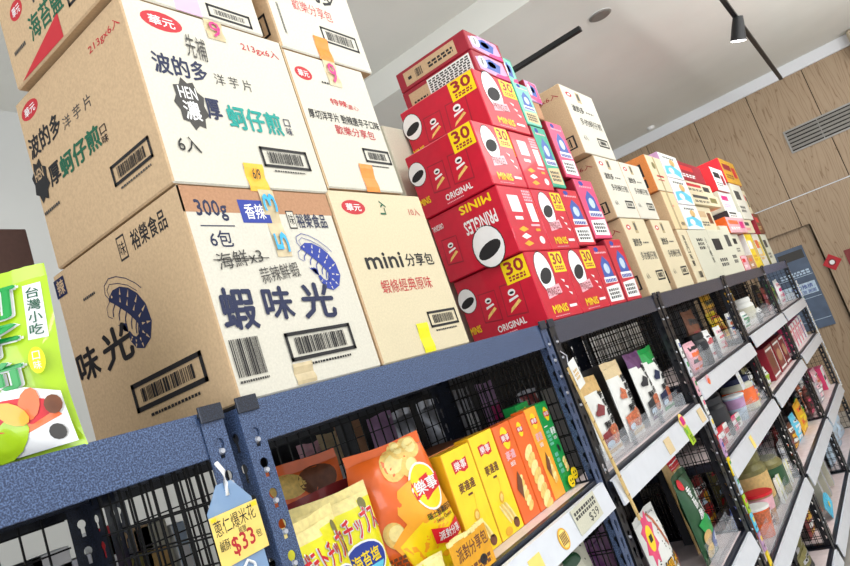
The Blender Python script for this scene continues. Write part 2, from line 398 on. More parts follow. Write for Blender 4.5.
def wires(g, x0, x1, z0, z1, y, px, pz, r=.0016, m='wire'):
    x = x0
    while x <= x1 + 1e-6: g.box(x - r, x + r, y - r, y + r, z0, z1, m); x += px
    z = z0
    while z <= z1 + 1e-6: g.box(x0, x1, y - r * 2, y, z - r, z + r, m); z += pz
def rack(xa, xb, levels, label, paint='rack_navy', pp='rack_navy', D=.45, mesh=True, blank=()):
    t = thing('shelf_rack', label, 'shelf rack', ((xa + xb) / 2, D / 2, -.15), group='bolted steel racks standing end to end')
    cx, cy = (xa + xb) / 2, D / 2
    inv = lambda o: setattr(o, 'location', (-cx, -cy, .15))
    before = set(COL.objects)
    for x, sd in ((xa, -1), (xb, 1)):
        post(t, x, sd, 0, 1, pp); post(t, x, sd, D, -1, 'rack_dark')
    for y0, nm in ((.0025, 'top_beam'), (D - .0185, 'top_beam')):
        g = G(); f = y0 < .1
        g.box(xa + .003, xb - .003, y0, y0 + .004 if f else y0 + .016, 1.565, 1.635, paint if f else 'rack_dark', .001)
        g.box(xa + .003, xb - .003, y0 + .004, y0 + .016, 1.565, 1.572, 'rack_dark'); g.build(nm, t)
    g = G(); g.box(xa + .003, xb - .003, .019, D - .019, 1.612, 1.628, 'rack_dark'); g.build('top_board', t)
    for k, z in enumerate(levels):
        g = G(); g.box(xa + .003, xb - .003, .003, .02, z - .05, z, 'rack_dark', .001); g.build('beam', t)
        g = G(); g.box(xa + .003, xb - .003, .02, D - .003, z - .016, z - .002, 'rack_dark'); g.box(xa + .044, xb - .044, .02, D - .04, z - .002, z, 'deck_paper'); g.build('shelf_board', t)
        if k in blank: continue
        g = G(); x0, x1 = xa + .02, xb - .035
        y0, y1 = -.022, -.010
        A = [(y0, z - .09), (y0 - .004, z - .088), (y1 - .004, z - .012), (y1 + .006, z - .010), (y1 + .007, z - .014), (y1, z - .016), (y0 + .004, z - .088)]
        vs = [(x, a, b) for x in (x0, x1) for a, b in A]; n = len(A)
        g.add(vs, [(i, (i + 1) % n, n + (i + 1) % n, n + i)[::-1] for i in range(n)] + [tuple(range(n)), tuple(range(n, 2 * n))[::-1]], 'rail_white')
        g.box(x0, x1, y1 + .005, .004, z - .03, z - .013, 'rack_dark')
        g.build('price_rail', t)
    if mesh:
        g = G(); wires(g, xa + .05, xb - .05, levels[-1], 1.60, D - .004, .04, .05); g.build('wire_back', t)
    for x in (xa + .006, xb - .006):
        g = G()
        for z in [1.6] + [l - .02 for l in levels]: g.box(x - .0015, x + .0015, .03, D - .03, z - .015, z + .015, 'rack_dark')
        y = .045
        while y < D - .04: g.box(x - .0015, x + .0015, y - .0015, y + .0015, levels[-1], 1.615, 'wire'); y += .035
        z = levels[-1]
        while z < 1.58: g.box(x - .003, x, .04, D - .04, z - .0015, z + .0015, 'wire'); z += .05
        g.build('side_mesh', t)
    for o in set(COL.objects) - before: inv(o)
    return t
B0, B1, B2, B3, B4, B5 = (-.55, .708), (.738, 1.925), (1.942, 3.095), (3.12, 4.53), (4.56, 6.06), (6.09, 7.55)
rack(*B0, [1.15, .70, .25], 'navy steel rack at the left edge holding the lime bag on its top')
rack(*B1, [1.165, .70, .25], 'navy steel rack carrying the big white shrimp snack carton and potato chips')
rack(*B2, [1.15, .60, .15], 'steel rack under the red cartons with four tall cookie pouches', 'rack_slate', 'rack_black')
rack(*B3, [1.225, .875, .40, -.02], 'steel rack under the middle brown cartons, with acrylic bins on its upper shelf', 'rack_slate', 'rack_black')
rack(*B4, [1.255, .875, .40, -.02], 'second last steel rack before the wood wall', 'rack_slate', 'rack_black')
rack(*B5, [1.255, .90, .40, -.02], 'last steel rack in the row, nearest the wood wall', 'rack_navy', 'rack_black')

# ---------------------------------------------------------------- cartons on top of the racks
TOP = 1.6355
def carton(name, label, x0, x1, z0, z1, d, fm='white_kraft', em='kraft', y0=0.004, front=None, end=None, yaw=0, group=None, cat='carton', c=.003, tm=None, flaps=True):
    w = x1 - x0; h = z1 - z0 - .0015; g = G()
    g.box(-w / 2, w / 2, 0, d, 0, h, {'': em, 'y-': fm, 'y+': fm, 'z+': tm or em}, c)
    F = S(g, (-w / 2, 0, 0), (1, 0, 0), (0, 0, 1), w, h); E = S(g, (-w / 2, d, 0), (0, -1, 0), (0, 0, 1), d, h)
    R = S(g, (w / 2, 0, 0), (0, 1, 0), (0, 0, 1), d, h)
    if front: front(F)
    if end: end(E)
    o = g.build(name, loc=((x0 + x1) / 2, y0, z0), rot=(0, 0, yaw))
    tag(o, label, cat, group)
    return o, w, h, d
def tape_strip(parent, w, h, a, b0, b1, wid, m, name='tape', label=None, bend=.02, text=None):
    g = G(); x = -w / 2 + a * w
    s = S(g, (x - wid / 2, -.0015, b0 * h), (1, 0, 0), (0, 0, 1), wid, (b1 - b0) * h)
    N = 6
    for i in range(N):
        p, q = i / N, (i + 1) / N
        yy = lambda t: -.0012 - .0012 * math.sin(t * 9)
        g.add([(x - wid / 2 + .02 * wid * math.sin(p * 8), yy(p), (b0 + (b1 - b0) * p) * h), (x + wid / 2 + .02 * wid * math.sin(p * 8), yy(p), (b0 + (b1 - b0) * p) * h),
               (x + wid / 2 + .02 * wid * math.sin(q * 8), yy(q), (b0 + (b1 - b0) * q) * h), (x - wid / 2 + .02 * wid * math.sin(q * 8), yy(q), (b0 + (b1 - b0) * q) * h)], [(0, 1, 2, 3)], m)
    if text: s.k = .0030; s.text(text[0], *text[1:5], text[5], .01, text[6] if len(text) > 6 else 0)
    o = g.build(name, parent)
    if label: o['label'] = label
def oval_brand(F, a, b, ra, rb, t='華元', m='ink_red'):
    F.oval(a, b, ra, rb, m); F.up(); F.text(t, a - ra * .62, b - rb * .5, a + ra * .62, b + rb * .5, 'white', .02)
def printA(F):
    oval_brand(F, .2, .90, .115, .055)
    F.text('213gx6入', .68, .855, .95, .915, 'ink_red', .02)
    F.text('波的多', .08, .59, .38, .705, 'ink_navy', .045); F.text('洋 芋 片', .42, .59, .66, .66, 'ink_soft')
    pts = [(.225 + .075 * (1 + .25 * (k % 2)) * math.cos(k * PI / 9), .44 + .12 * (1 + .25 * (k % 2)) * math.sin(k * PI / 9)) for k in range(18)]
    F.poly(pts, 'ink_soft'); F.up(); F.text('HEN', .175, .47, .275, .535, 'white', .02); F.text('濃', .175, .35, .265, .455, 'white', .03)
    F.text('厚', .31, .375, .395, .49, 'ink_navy', .05); F.text('蚵仔煎', .43, .34, .79, .475, 'ink_teal', .05); F.vtext('口味', .815, .345, .86, .455, 'ink_navy', .01)
    F.text('6入', .08, .165, .2, .25, 'ink', .01); F.bars(.57, .13, .91, .25, 'ink', .006, 4); F.scrib(.63, .105, .85, .118, 'ink_soft', 2, 12)
    F.text('先補', .3, .72, .42, .86, 'ink_soft', -.012, -.1)
    F.rect(.995, 0, 1, 1, 'kraft_pale')
def printAe(F):
    oval_brand(F, .12, .9, .085, .05); F.text('213gx6入', .70, .85, .96, .905, 'ink_red', .01)
    F.text('波的多', .03, .64, .34, .76, 'ink', .045); F.text('洋 芋 片', .36, .63, .62, .70, 'ink_soft')
    F.text('厚', .14, .42, .24, .53, 'ink', .05); F.text('蚵仔煎', .25, .41, .61, .53, 'ink_green', .05); F.vtext('口味', .62, .4, .67, .5, 'ink', .01)
    pts = [(.06 + .06 * (1 + .3 * (k % 2)) * math.cos(k * PI / 8), .50 + .1 * (1 + .3 * (k % 2)) * math.sin(k * PI / 8)) for k in range(16)]
    F.poly(pts, 'ink'); F.up(); F.text('HEN', .02, .51, .10, .57, 'kraft', .02)
    F.bars(.62, .17, .93, .28, 'ink', .006, 4); F.scrib(.02, .31, .17, .335, 'ink_soft', 3, 8); F.scrib(.66, .14, .9, .155, 'ink_soft', 2, 12)
oA = carton('snack_carton', 'large kraft carton with teal and black lettering stacked on the shrimp carton', .75, 1.143, 2.026, 2.398, .41, front=printA, end=printAe)
tape_strip(oA[0], oA[1], oA[2], .49, -.02, .14, .05, 'tape_amber', 'tape', 'amber tape tab with a handwritten date', text=('6/9', .3, .4, .7, .8, 'ink', -.1))
tape_strip(oA[0], oA[1], oA[2], .52, .88, 1.0, .045, 'tape_clear', 'tape', text=('9', .2, .1, .8, .9, 'magenta'))
def shrimp(F, a0, b0, a1, b1, m, light):
    """curled prawn drawn as one banded body with feelers, legs and tail, inside the box a0 b0 a1 b1"""
    X = lambda p: (a0 + (a1 - a0) * p[0], b0 + (b1 - b0) * p[1])
    C = [(.0, .80), (.14, .80), (.30, .75), (.46, .66), (.60, .54), (.70, .40), (.73, .25), (.66, .12), (.53, .05), (.40, .07), (.32, .15), (.28, .25)]
    Wd = [.015, .10, .15, .175, .185, .18, .165, .14, .11, .08, .055, .035]
    def nrm(k):
        p, q = C[max(0, k - 1)], C[min(len(C) - 1, k + 1)]; dx, dy = q[0] - p[0], q[1] - p[1]; l = math.hypot(dx, dy); return -dy / l, dx / l
    L = [(C[k][0] + nrm(k)[0] * Wd[k], C[k][1] + nrm(k)[1] * Wd[k]) for k in range(len(C))]; R = [(C[k][0] - nrm(k)[0] * Wd[k], C[k][1] - nrm(k)[1] * Wd[k]) for k in range(len(C))]
    for k in range(len(C) - 1): F.poly([X(R[k]), X(R[k + 1]), X(L[k + 1]), X(L[k])], m)
    def line(pts, w=.012):
        for p, q in zip(pts[:-1], pts[1:]):
            dx, dy = q[0] - p[0], q[1] - p[1]; l = math.hypot(dx, dy) or 1; nx, ny = -dy / l * w / 2, dx / l * w / 2
            F.poly([X((p[0] - nx, p[1] - ny)), X((q[0] - nx, q[1] - ny)), X((q[0] + nx, q[1] + ny)), X((p[0] + nx, p[1] + ny))], m)
    line([(.03, .80), (-.05, .90), (-.02, 1.02), (.14, 1.08), (.34, 1.04), (.56, .94), (.76, .80), (.86, .70)]); line([(.05, .82), (.02, .94), (.12, 1.0), (.34, .94), (.56, .84), (.74, .70)], .01)
    line([(.02, .78), (-.10, .72), (-.12, .60), (-.02, .54)], .01)
    for k in range(1, 7):
        p = R[k]; line([p, (p[0] - .10 + .01 * k, p[1] - .07), (p[0] - .12 + .01 * k, p[1] - .15)], .022)
    e = C[-1]
    for d in (-.6, 0, .6): F.poly([X(e), X((e[0] - .13 + d * .04, e[1] + .08 - d * .05)), X((e[0] - .16 + d * .1, e[1] + .17)), X((e[0] - .04 + d * .08, e[1] + .12))], m)
    F.up()
    for k in range(2, 11):
        for t0, t1 in ((.9, .25), (.05, -.45)):
            c, n, w = C[k], nrm(k), Wd[k]; d = (n[1] * .018, -n[0] * .018)
            F.poly([X((c[0] + n[0] * w * t0, c[1] + n[1] * w * t0)), X((c[0] + n[0] * w * t1 - d[0], c[1] + n[1] * w * t1 - d[1])), X((c[0] + n[0] * w * t1 + d[0], c[1] + n[1] * w * t1 + d[1]))], light)
    F.oval(*X((.1, .82)), .02 * (a1 - a0), .02 * (b1 - b0), light, 8)
def printB(F):
    F.rect(0, .87, 1, .998, 'kraft_red'); F.rect(0, 0, .012, 1, 'kraft'); F.up()
    F.text('300g', .07, .83, .25, .93, 'ink_navy', .03); F.rect(.07, .80, .27, .806, 'ink_navy'); F.text('6包', .1, .7, .23, .78, 'ink_navy', .02)
    F.rect(.33, .82, .52, .94, 'ink_blue'); F.up(); F.text('香辣', .36, .84, .49, .92, 'white', .02)
    F.rect(.635, .79, .69, .89, 'ink'); F.up(); F.rect(.64, .797, .685, .883, 'white_kraft'); F.up(); F.text('味', .645, .81, .68, .87, 'ink', .01)
    F.text('裕榮食品', .70, .795, .93, .875, 'ink_navy', .02)
    shrimp(F, .66, .46, .93, .74, 'ink_blue', 'white_kraft')
    F.text('蝦', .045, .31, .24, .50, 'ink_navy', .045, -.05); F.text('味', .30, .33, .48, .49, 'ink_navy', .045, -.05); F.text('光', .55, .31, .78, .49, 'ink_navy', .045, -.05)
    F.bars(.03, .10, .20, .27, 'ink', 0, 5, 22); F.scrib(.03, .075, .2, .09, 'ink_soft', 2, 12); F.bars(.36, .12, .84, .26, 'ink', .007, 6, 30); F.scrib(.48, .09, .78, .105, 'ink', 2, 14)
    F.text('海鮮x3', .1, .60, .38, .68, 'ink_soft', -.015, .1); F.rect(.08, .635, .42, .64, 'ink_soft'); F.text('蒜辣鮮蝦', .33, .52, .6, .6, 'ink_soft', -.012, .1)
def printBe(F):
    F.text('裕榮食品', .64, .85, .89, .945, 'ink', .03); F.rect(.54, .84, .60, .96, 'ink'); F.up(); F.rect(.546, .85, .594, .95, 'kraft'); F.up(); F.text('味', .55, .86, .59, .93, 'ink', .01)
    shrimp(F, .38, .43, .66, .78, 'ink_navy', 'kraft')
    F.text('光', .24, .40, .46, .58, 'ink', .045, .05); F.text('味', -.0 + .02, .40, .19, .56, 'ink', .045, .05)
    F.rect(.0, .87, .09, .97, 'ink_navy'); F.up(); F.text('辣', .02, .88, .08, .96, 'kraft', .03); F.scrib(.2, .78, .3, .8, 'ink_soft', 7, 6)
    F.bars(.37, .14, .87, .28, 'ink', .009, 8, 28); F.scrib(.46, .1, .8, .12, 'ink', 2, 14)
oB = carton('shrimp_cracker_carton', 'big white-fronted carton with a blue shrimp drawing, standing on the navy shelf', .752, 1.128, TOP, 2.024, .44, front=printB, end=printBe)
tape_strip(oB[0], oB[1], oB[2], .42, .01, .11, .05, 'tape_clear', 'tape')
tape_strip(oB[0], oB[1], oB[2], .535, .64, 1.0, .038, 'tape_clear', 'tape', 'clear tape with bright blue digits', text=('5 3', -1.1, .38, 2.1, .62, 'ink_cyan', 1.57))
def printC(F):
    oval_brand(F, .16, .84, .10, .05); F.text('特辣', .39, .64, .6, .69, 'ink_red', .03); F.text('濃心', .6, .63, .75, .67, 'ink_red')
    F.text('厚切洋芋片 勁辣唐辛子口味', .06, .50, .97, .57, 'ink', .03); F.text('歡樂分享包', .33, .41, .85, .48, 'ink_red', .01)
    F.bars(.6, .22, .97, .33, 'ink', .006, 9); F.scrib(.36, .80, .5, .82, 'ink', 3, 4); F.scrib(.64, .19, .9, .205, 'ink_soft', 2, 12)
oC = carton('snack_carton', 'white-fronted carton with red and black print, stacked on the smaller cream carton', 1.147, 1.428, 2.04, 2.385, .41, front=printC, end=lambda F: F.bars(.4, .2, .8, .35))
tape_strip(oC[0], oC[1], oC[2], .56, -.01, .20, .05, 'tape_orange', 'tape', 'orange tape tab')
tape_strip(oC[0], oC[1], oC[2], .54, .8, 1.0, .045, 'tape_clear', 'tape', text=('9', .2, .1, .8, .9, 'magenta'))
def printM(F):
    oval_brand(F, .21, .90, .115, .045); F.text('mini', .15, .53, .53, .62, 'ink', .045); F.text('分享包', .57, .53, .90, .61, 'ink', .03)
    F.text('蝦條經典原味', .22, .38, .78, .46, 'ink_red', .0); F.bars(.60, .14, .95, .24, 'ink', .006, 11); F.text('10入', .80, .86, .93, .91, 'ink_red', .0)
    F.text('Ly', .46, .87, .56, .94, 'ink_green', .01, 1.57); F.scrib(.64, .115, .9, .13, 'ink_soft', 2, 12)
oM = carton('snack_carton', 'cream carton printed mini in bold black, between the shrimp carton and the red cartons', 1.135, 1.49, TOP, 2.036, .41, fm='cream_kraft', front=printM)
tape_strip(oM[0], oM[1], oM[2], .50, .006, .18, .045, 'tape_yellow', 'tape', 'bright yellow tape tab')
def printU(F):
    F.text('波的多', .30, .42, .8, .58, 'ink', .05); F.text('歡樂分享包', .26, .30, .70, .38, 'ink_red', .0); F.bars(.50, .13, .92, .24, 'ink', .006, 12); F.bars(.08, .1, .1, .3)
def printUe(F):
    oval_brand(F, .19, .36, .07, .05); F.text('平切', .30, .30, .62, .44, 'ink_soft', .03); F.text('海苔鹽', .27, .13, .62, .26, 'ink_green', .03); F.bars(.66, .10, .95, .24, 'ink', .006, 13)
    F.poly([(.08, .01), (.55, .01), (.55, .14)], 'ink_red'); F.scrib(.07, .16, .2, .19, 'ink_soft', 4, 8)
carton('snack_carton', 'top left kraft carton with green lettering and a red wedge on its end', .735, 1.10, 2.40, 2.80, .36, end=printUe, front=lambda F: (F.bars(.60, .02, .92, .10, 'ink', .006, 14), F.rect(.38, .0, .55, .12, 'pink_tape')))
oU = carton('snack_carton', 'white-fronted carton at the top edge, on the carton with two orange tabs', 1.150, 1.478, 2.388, 2.80, .40, front=printU, end=printUe)
tape_strip(oU[0], oU[1], oU[2], .45, -.01, .15, .05, 'tape_orange', 'tape', 'orange tape tab')
# plain carton behind, seen in the gap
carton('carton', 'pale grey carton with a black oval mark, seen in the gap behind the chip cartons', 1.98, 2.24, 2.115, 2.49, .20, fm='grey_card', em='grey_card', y0=.345, end=lambda F: (F.oval(.5, .85, .18, .08, 'ink_soft'),), front=None)
carton('carton', 'plain kraft carton filling the back of the shelf behind the red cartons', 1.98, 2.30, TOP, 2.112, .10, y0=.32)

# red chip cartons ------------------------------------------------------------
def plate30(F, a0, b0, a1, b1):
    F.rect(a0, b0, a1, b1, 'yellow'); F.up(); h = b1 - b0; w = a1 - a0
    F.text('30', a0 + w * .12, b0 + h * .40, b1 * 0 + a0 + w * .88, b0 + h * .92, 'dark_red', .05); F.scrib(a0 + w * .15, b0 + h * .1, a1 - w * .15, b0 + h * .34, 'dark_red', 3, 4, 2)
def oval_badge(F, a, b, r):      # the drawn face is left out: plain white oval with a plain dark patch
    F.oval(a, b, r * 1.06, r * F.w / F.h * 1.26, 'ink'); F.up(); F.oval(a, b, r, r * F.w / F.h * 1.2, 'white'); F.up()
    F.oval(a, b - r * .2 * F.w / F.h, r * .84, r * F.w / F.h * .42, 'ink', 16, .3)
def minibag(F, a, b, w, h, k=0):
    F.poly([(a - w * .5, b - h * .42), (a + w * .42, b - h * .52), (a + w * .5, b + h * .45), (a - w * .4, b + h * .5)], 'dark_red'); F.up()
    F.poly([(a - w * .46, b - h * .38), (a + w * .38, b - h * .47), (a + w * .46, b + h * .42), (a - w * .37, b + h * .46)], 'snack_red'); F.up()
    F.oval(a + w * .02, b + h * .2, w * .16, w * .13 * F.w / F.h, 'white'); F.poly([(a - w * .2, b - h * .05), (a + w * .25, b + h * .02), (a + w * .22, b + h * .08), (a - w * .18, b + h * .03)], 'white')
    F.up(); F.oval(a + w * .02, b + h * .19, w * .1, w * .05 * F.w / F.h, 'ink')
    F.poly([(a - w * .3, b - h * .35), (a + w * .3, b - h * .12), (a + w * .22, b - h * .04), (a - w * .2, b - h * .22)], 'chip')
def red_side(F):
    F.text('ORIGINAL', .36, .10, .74, .19, 'white', .04); minibag(F, .36, .48, .26, .45); minibag(F, .68, .46, .3, .48); oval_badge(F, .1, .68, .12)
    plate30(F, .67, .66, .98, .985); F.scrib(.36, .05, .6, .07, 'pale_pink', 4, 9)
    F.text('MINIS', -.05 + .06, .2, .16, .3, 'yellow', .04)
def red_front(F):
    oval_badge(F, .34, .68, .21); plate30(F, .62, .66, .985, .97); F.poly([(.2, .30), (.62, .36), (.6, .5), (.22, .44)], 'pale_pink'); F.up(); F.text('PRINGLES', .23, .34, .58, .45, 'deep_red', .03)
    F.text('MINIS', .2, .09, .62, .2, 'yellow', .05); F.rect(.68, .13, .9, .17, 'white'); F.scrib(.2, .04, .6, .055, 'pale_pink', 5, 9)
    for k in range(3): F.poly([(.7 + .05 * k, .56 - .1 * k), (.78 + .05 * k, .5 - .1 * k), (.8 + .05 * k, .54 - .1 * k)], 'white')
def flip_side(F):
    F.text('MINIS', .45, .83, .88, .95, 'yellow', .05, PI); F.text('PRINGLES', .44, .52, .88, .71, 'white', .04, PI)
    oval_badge(F, .65, .25, .2); F.text('ORIGINAL', .02, .78, .18, .86, 'white', .03, PI); minibag(F, .18, .42, .24, .42)
def code_front(F):
    F.rect(.2, .60, .52, .86, 'white'); F.up(); F.scrib(.24, .64, .48, .7, 'pale_blue', 4, 5); F.rect(.22, .48, .45, .53, 'white'); F.rect(.7, .45, .92, .75, 'white'); F.scrib(.7, .78, .95, .97, 'pale_pink', 9, 4, 4)
    for k in range(3): F.poly([(.2, .33 - .11 * k), (.32, .29 - .11 * k), (.5, .33 - .11 * k), (.36, .38 - .11 * k)], 'gold' if k != 1 else 'white')
    F.rect(.72, .3, .86, .34, 'gold'); F.oval(.8, .16, .08, .06, 'white'); F.rect(.62, .38, .9, .41, 'pale_pink')
def redbox(label, x0, x1, z0, z1, d=.28, y0=.004, side=red_side, fr=red_front, fm='snack_red', **k):
    return carton('chip_carton', label, x0, x1, z0, z1, d, fm, fm, y0=y0, front=fr, end=side, group='red chip cartons', **k)
Z1, Z2, Z3, Z4 = 1.870, 2.098, 2.325, 2.545
redbox('red chip carton with a yellow 30 plate, bottom row, nearest the cream carton', 1.975, 2.255, TOP, Z1)
redbox('red chip carton with a yellow 30 plate, bottom row, second from the left', 2.258, 2.535, TOP, Z1, side=lambda F: plate30(F, .6, .66, .99, .98))
redbox('red chip carton turned upside down with its lettering inverted, second row from the bottom', 1.955, 2.195, Z1, Z2, side=flip_side, fr=code_front)
redbox('red chip carton of the second row with a 30 plate, right of the inverted one', 2.20, 2.45, Z1, Z2, side=lambda F: plate30(F, .6, .55, .99, .95))
redbox('red chip carton of the third row with ORIGINAL on its side', 1.945, 2.19, Z2, Z3)
redbox('red chip carton of the third row showing its label side, beside the teal cartons', 2.2, 2.42, Z2, Z3 - .005, fr=code_front, side=lambda F: plate30(F, .6, .55, .99, .95))
redbox('red chip carton of the fourth row, directly under the dark red top cartons', 2.10, 2.40, Z3, Z4, d=.33)
def dr_end(lbl):
    def f(F):
        if lbl == 0:
            F.rect(.10, .16, .84, .84, 'kraft'); F.up(); F.bars(.26, .3, .36, .7, n=10); F.rect(.15, .4, .2, .55, 'ink'); F.scrib(.45, .35, .8, .65, 'ink', 8, 5, 2)
        else:
            F.rect(.08, .08, .36, .8, 'kraft'); F.rect(.36, .12, .96, .92, 'paper'); F.up(); F.scrib(.38, .16, .94, .88, 'ink_soft', 9, 9, 7); F.scrib(.12, .15, .32, .4, 'ink', 3, 4, 2)
    return f
def char_front(main, second):
    def f(F):
        F.poly([(.1, .15), (.5, .05), (.95, .3), (.9, .9), (.4, .96), (.06, .7)], second); F.up()
        F.poly([(.3, .3), (.7, .25), (.8, .7), (.5, .85), (.28, .65)], 'blue'); F.oval(.52, .58, .12, .15, 'pale_blue'); F.up()
        F.oval(.24, .55, .12, .28, 'white'); F.scrib(.2, .4, .28, .75, 'ink_blue', 5, 1, 5)
        F.poly([(.5, .02), (.96, .04), (.98, .26), (.6, .2)], 'magenta')
    return f
redbox('dark red carton with a full-width white text label on its end, second from the top', 2.15, 2.405, Z4, 2.63, d=.32, side=dr_end(1), fr=char_front('pink', 'lilac'), fm='dark_red')
redbox('dark red carton with one long brown label on its end, topmost of the red pile', 2.15, 2.41, 2.63, 2.71, d=.32, side=dr_end(0), fr=char_front('pink', 'lilac'), fm='dark_red')
def doll_front(bg):
    def f(F):
        F.oval(.35, .93, .12, .04, 'ink_blue'); F.poly([(.25, .4), (.85, .42), (.8, .7), (.55, .82), (.3, .68)], 'blue'); F.up(); F.oval(.56, .6, .15, .09, 'pale_blue'); F.up()
        F.rect(.2, .36, .92, .46, 'white'); F.up(); F.scrib(.24, .37, .88, .45, 'ink_blue', 5, 7)
        F.poly([(.1, .06), (.9, .05), (.94, .33), (.12, .3)], 'kraft_pale' if bg != 'pink' else 'white'); F.up(); F.scrib(.2, .1, .8, .28, 'ink_soft', 6, 5, 3); F.scrib(.2, .86, .85, .9, 'pale_pink', 8, 6)
    return f
def cbox(label, x0, x1, z0, z1, fm, em, fr=None, en=None, d=.30, y0=.006, group='coloured snack cartons beside the red pile', name='snack_carton', **k):
    return carton(name, label, x0, x1, z0, z1, d, fm, em, y0=y0, front=fr, end=en, group=group, **k)
cbox('pink snack carton with a blue figure print, bottom row right of the red 30 cartons', 2.54, 2.73, TOP, Z1 + .01, 'snack_red', 'dark_red', doll_front('pink'))
cbox('pink snack carton with a cream panel, bottom row next to the tall kraft carton', 2.745, 2.935, TOP, 1.905, 'snack_red', 'dark_red', doll_front('pink'))
cbox('pink snack carton of the second row with a blue shape and a cream panel', 2.455, 2.64, Z1 + .012, 2.115, 'snack_red', 'dark_red', doll_front('pink'))
cbox('pink snack carton of the second row leaning against the tall kraft carton', 2.655, 2.86, 1.908, 2.17, 'pink', 'dark_red', doll_front('pink'))
cbox('teal snack carton of the third row with a green foot', 2.425, 2.555, 2.118, 2.375, 'teal', 'dark_red', doll_front('teal'))
cbox('narrow pink snack carton of the third row with a cream panel, above the leaning one', 2.60, 2.76, 2.172, 2.42, 'pink', 'dark_red', doll_front('pink'))
cbox('teal snack carton on the fourth row with a cream panel', 2.415, 2.55, 2.378, 2.56, 'mint', 'teal', doll_front('teal'))
cbox('small kraft carton perched beside the upper teal carton', 2.56, 2.62, 2.423, 2.50, 'kraft_red', 'kraft_red', y0=.01, d=.2)
cbox('teal snack carton with a purple print, top of the coloured pile', 2.418, 2.52, 2.562, 2.68, 'teal', 'teal', char_front('teal', 'mint'), y0=.02)
cbox('purple and pink snack carton, topmost right of the teal one', 2.556, 2.67, 2.503, 2.60, 'lilac', 'dark_red', char_front('pink', 'pink'), y0=.012)

# kraft cartons of the middle rack --------------------------------------------
def mid_front(dbl=False, seed=1):
    def f(F):
        def half(a0, a1):
            w = a1 - a0; X = lambda t: a0 + w * t
            F.oval(X(.2), .88, .085 * w if not dbl else .05, .035, 'ink_red'); F.up(); F.oval(X(.2), .88, .04 * w, .016, 'white'); F.rect(X(.42), .8, X(.55), .96, 'tape_clear'); F.up(); F.rect(X(.45), .84, X(.52), .94, 'ink_soft')
            F.text('波的多', X(.16), .63, X(.5), .73, 'ink', .06); F.scrib(X(.56), .66, X(.8), .69, 'ink_soft', 3, 3)
            F.text('多的蚵仔煎', X(.25), .44, X(.92), .55, 'ink_soft', .02); F.text('6入', X(.15), .2, X(.28), .28, 'ink_soft', .02)
            F.bars(X(.58), .16, X(.92), .29, 'ink', .008, seed, 9)
        if dbl: half(0, .5); half(.5, 1)
        else: half(0, 1)
    return f
def mid_end(F):
    F.text('213gx6入', .55, .82, .95, .90, 'dark_red', .02); F.rect(.72, .1, .95, .28, 'ink'); F.up(); F.rect(.74, .12, .93, .26, 'kraft'); F.up(); F.bars(.76, .13, .91, .25, 'ink', 0, 3, 8)
GM = 'kraft snack cartons over the middle rack'
carton('snack_carton', 'large white-fronted carton alone on top of the middle kraft stack', 2.935, 3.345, 2.312, 2.652, .42, front=mid_front(), end=mid_end, group=GM)
carton('snack_carton', 'white-fronted carton, left of the upper pair in the middle kraft stack', 3.02, 3.36, 2.006, 2.31, .42, front=mid_front(seed=2), end=mid_end, group=GM)
carton('snack_carton', 'white-fronted carton, right of the upper pair in the middle kraft stack', 3.363, 3.69, 2.006, 2.31, .42, front=mid_front(seed=3), end=mid_end, group=GM)
carton('snack_carton', 'cream-fronted carton standing on the shelf beside the pink carton', 3.045, 3.40, TOP, 2.004, .42, 'cream_kraft', front=mid_front(seed=4), end=mid_end, group=GM)
carton('snack_carton', 'cream-fronted carton on the shelf, right of the one beside the pink carton', 3.50, 3.85, TOP, 2.004, .42, 'cream_kraft', front=mid_front(seed=5), end=mid_end, group=GM)
carton('snack_carton', 'narrow kraft carton with a dark text column on the shelf before the plain brown one', 3.93, 4.142, TOP, 1.952, .4, 'cream_kraft', front=lambda F: (F.vtext('海苔口味餅', .3, .3, .55, .9, 'ink', .03), F.bars(.5, .08, .9, .2, 'ink', 0, 4, 8)))
carton('snack_carton', 'kraft carton with a pale front and clear tape, under the orange-brown one', 3.93, 4.215, 1.953, 2.183, .4, 'kraft_pale', front=lambda F: (F.rect(.35, 0, .5, 1, 'tape_clear'), F.bars(.6, .1, .92, .2, 'ink', 0, 4, 8), F.scrib(.45, .6, .6, .66, 'red', 3, 2)))
carton('snack_carton', 'orange-brown carton with black block print on its end', 3.90, 4.22, 2.185, 2.405, .4, 'cream_kraft', 'kraft_orange',
       front=lambda F: (F.oval(.35, .72, .1, .1, 'olive'), F.rect(.3, .4, .75, .45, 'ink_red'), F.rect(.3, .3, .7, .33, 'ink_red'), F.rect(.45, 0, .55, .98, 'tape_clear')), end=lambda F: (F.rect(.5, .45, .9, .8, 'ink'), F.rect(.6, .15, .9, .38, 'ink')))
def wave_front(F):
    F.poly([(.05, .1), (.5, .2), (.9, .05), (.95, .35), (.55, .55), (.1, .45)], 'sky'); F.oval(.6, .65, .15, .15, 'tan'); F.scrib(.2, .8, .8, .9, 'ink_soft', 4, 5); F.up(); F.oval(.4, .3, .14, .12, 'white')
for k, (z0, z1) in enumerate(((1.952, 2.115), (2.117, 2.29), (2.292, 2.455))):
    carton('snack_carton', ('lowest', 'middle', 'top')[k] + ' of three white cartons with blue wave print stacked beside the orange-brown carton', 4.225, 4.65, z0, z1, .35, 'paper', 'lilac' if k else 'pale_blue', front=wave_front, group='white cartons with blue waves')
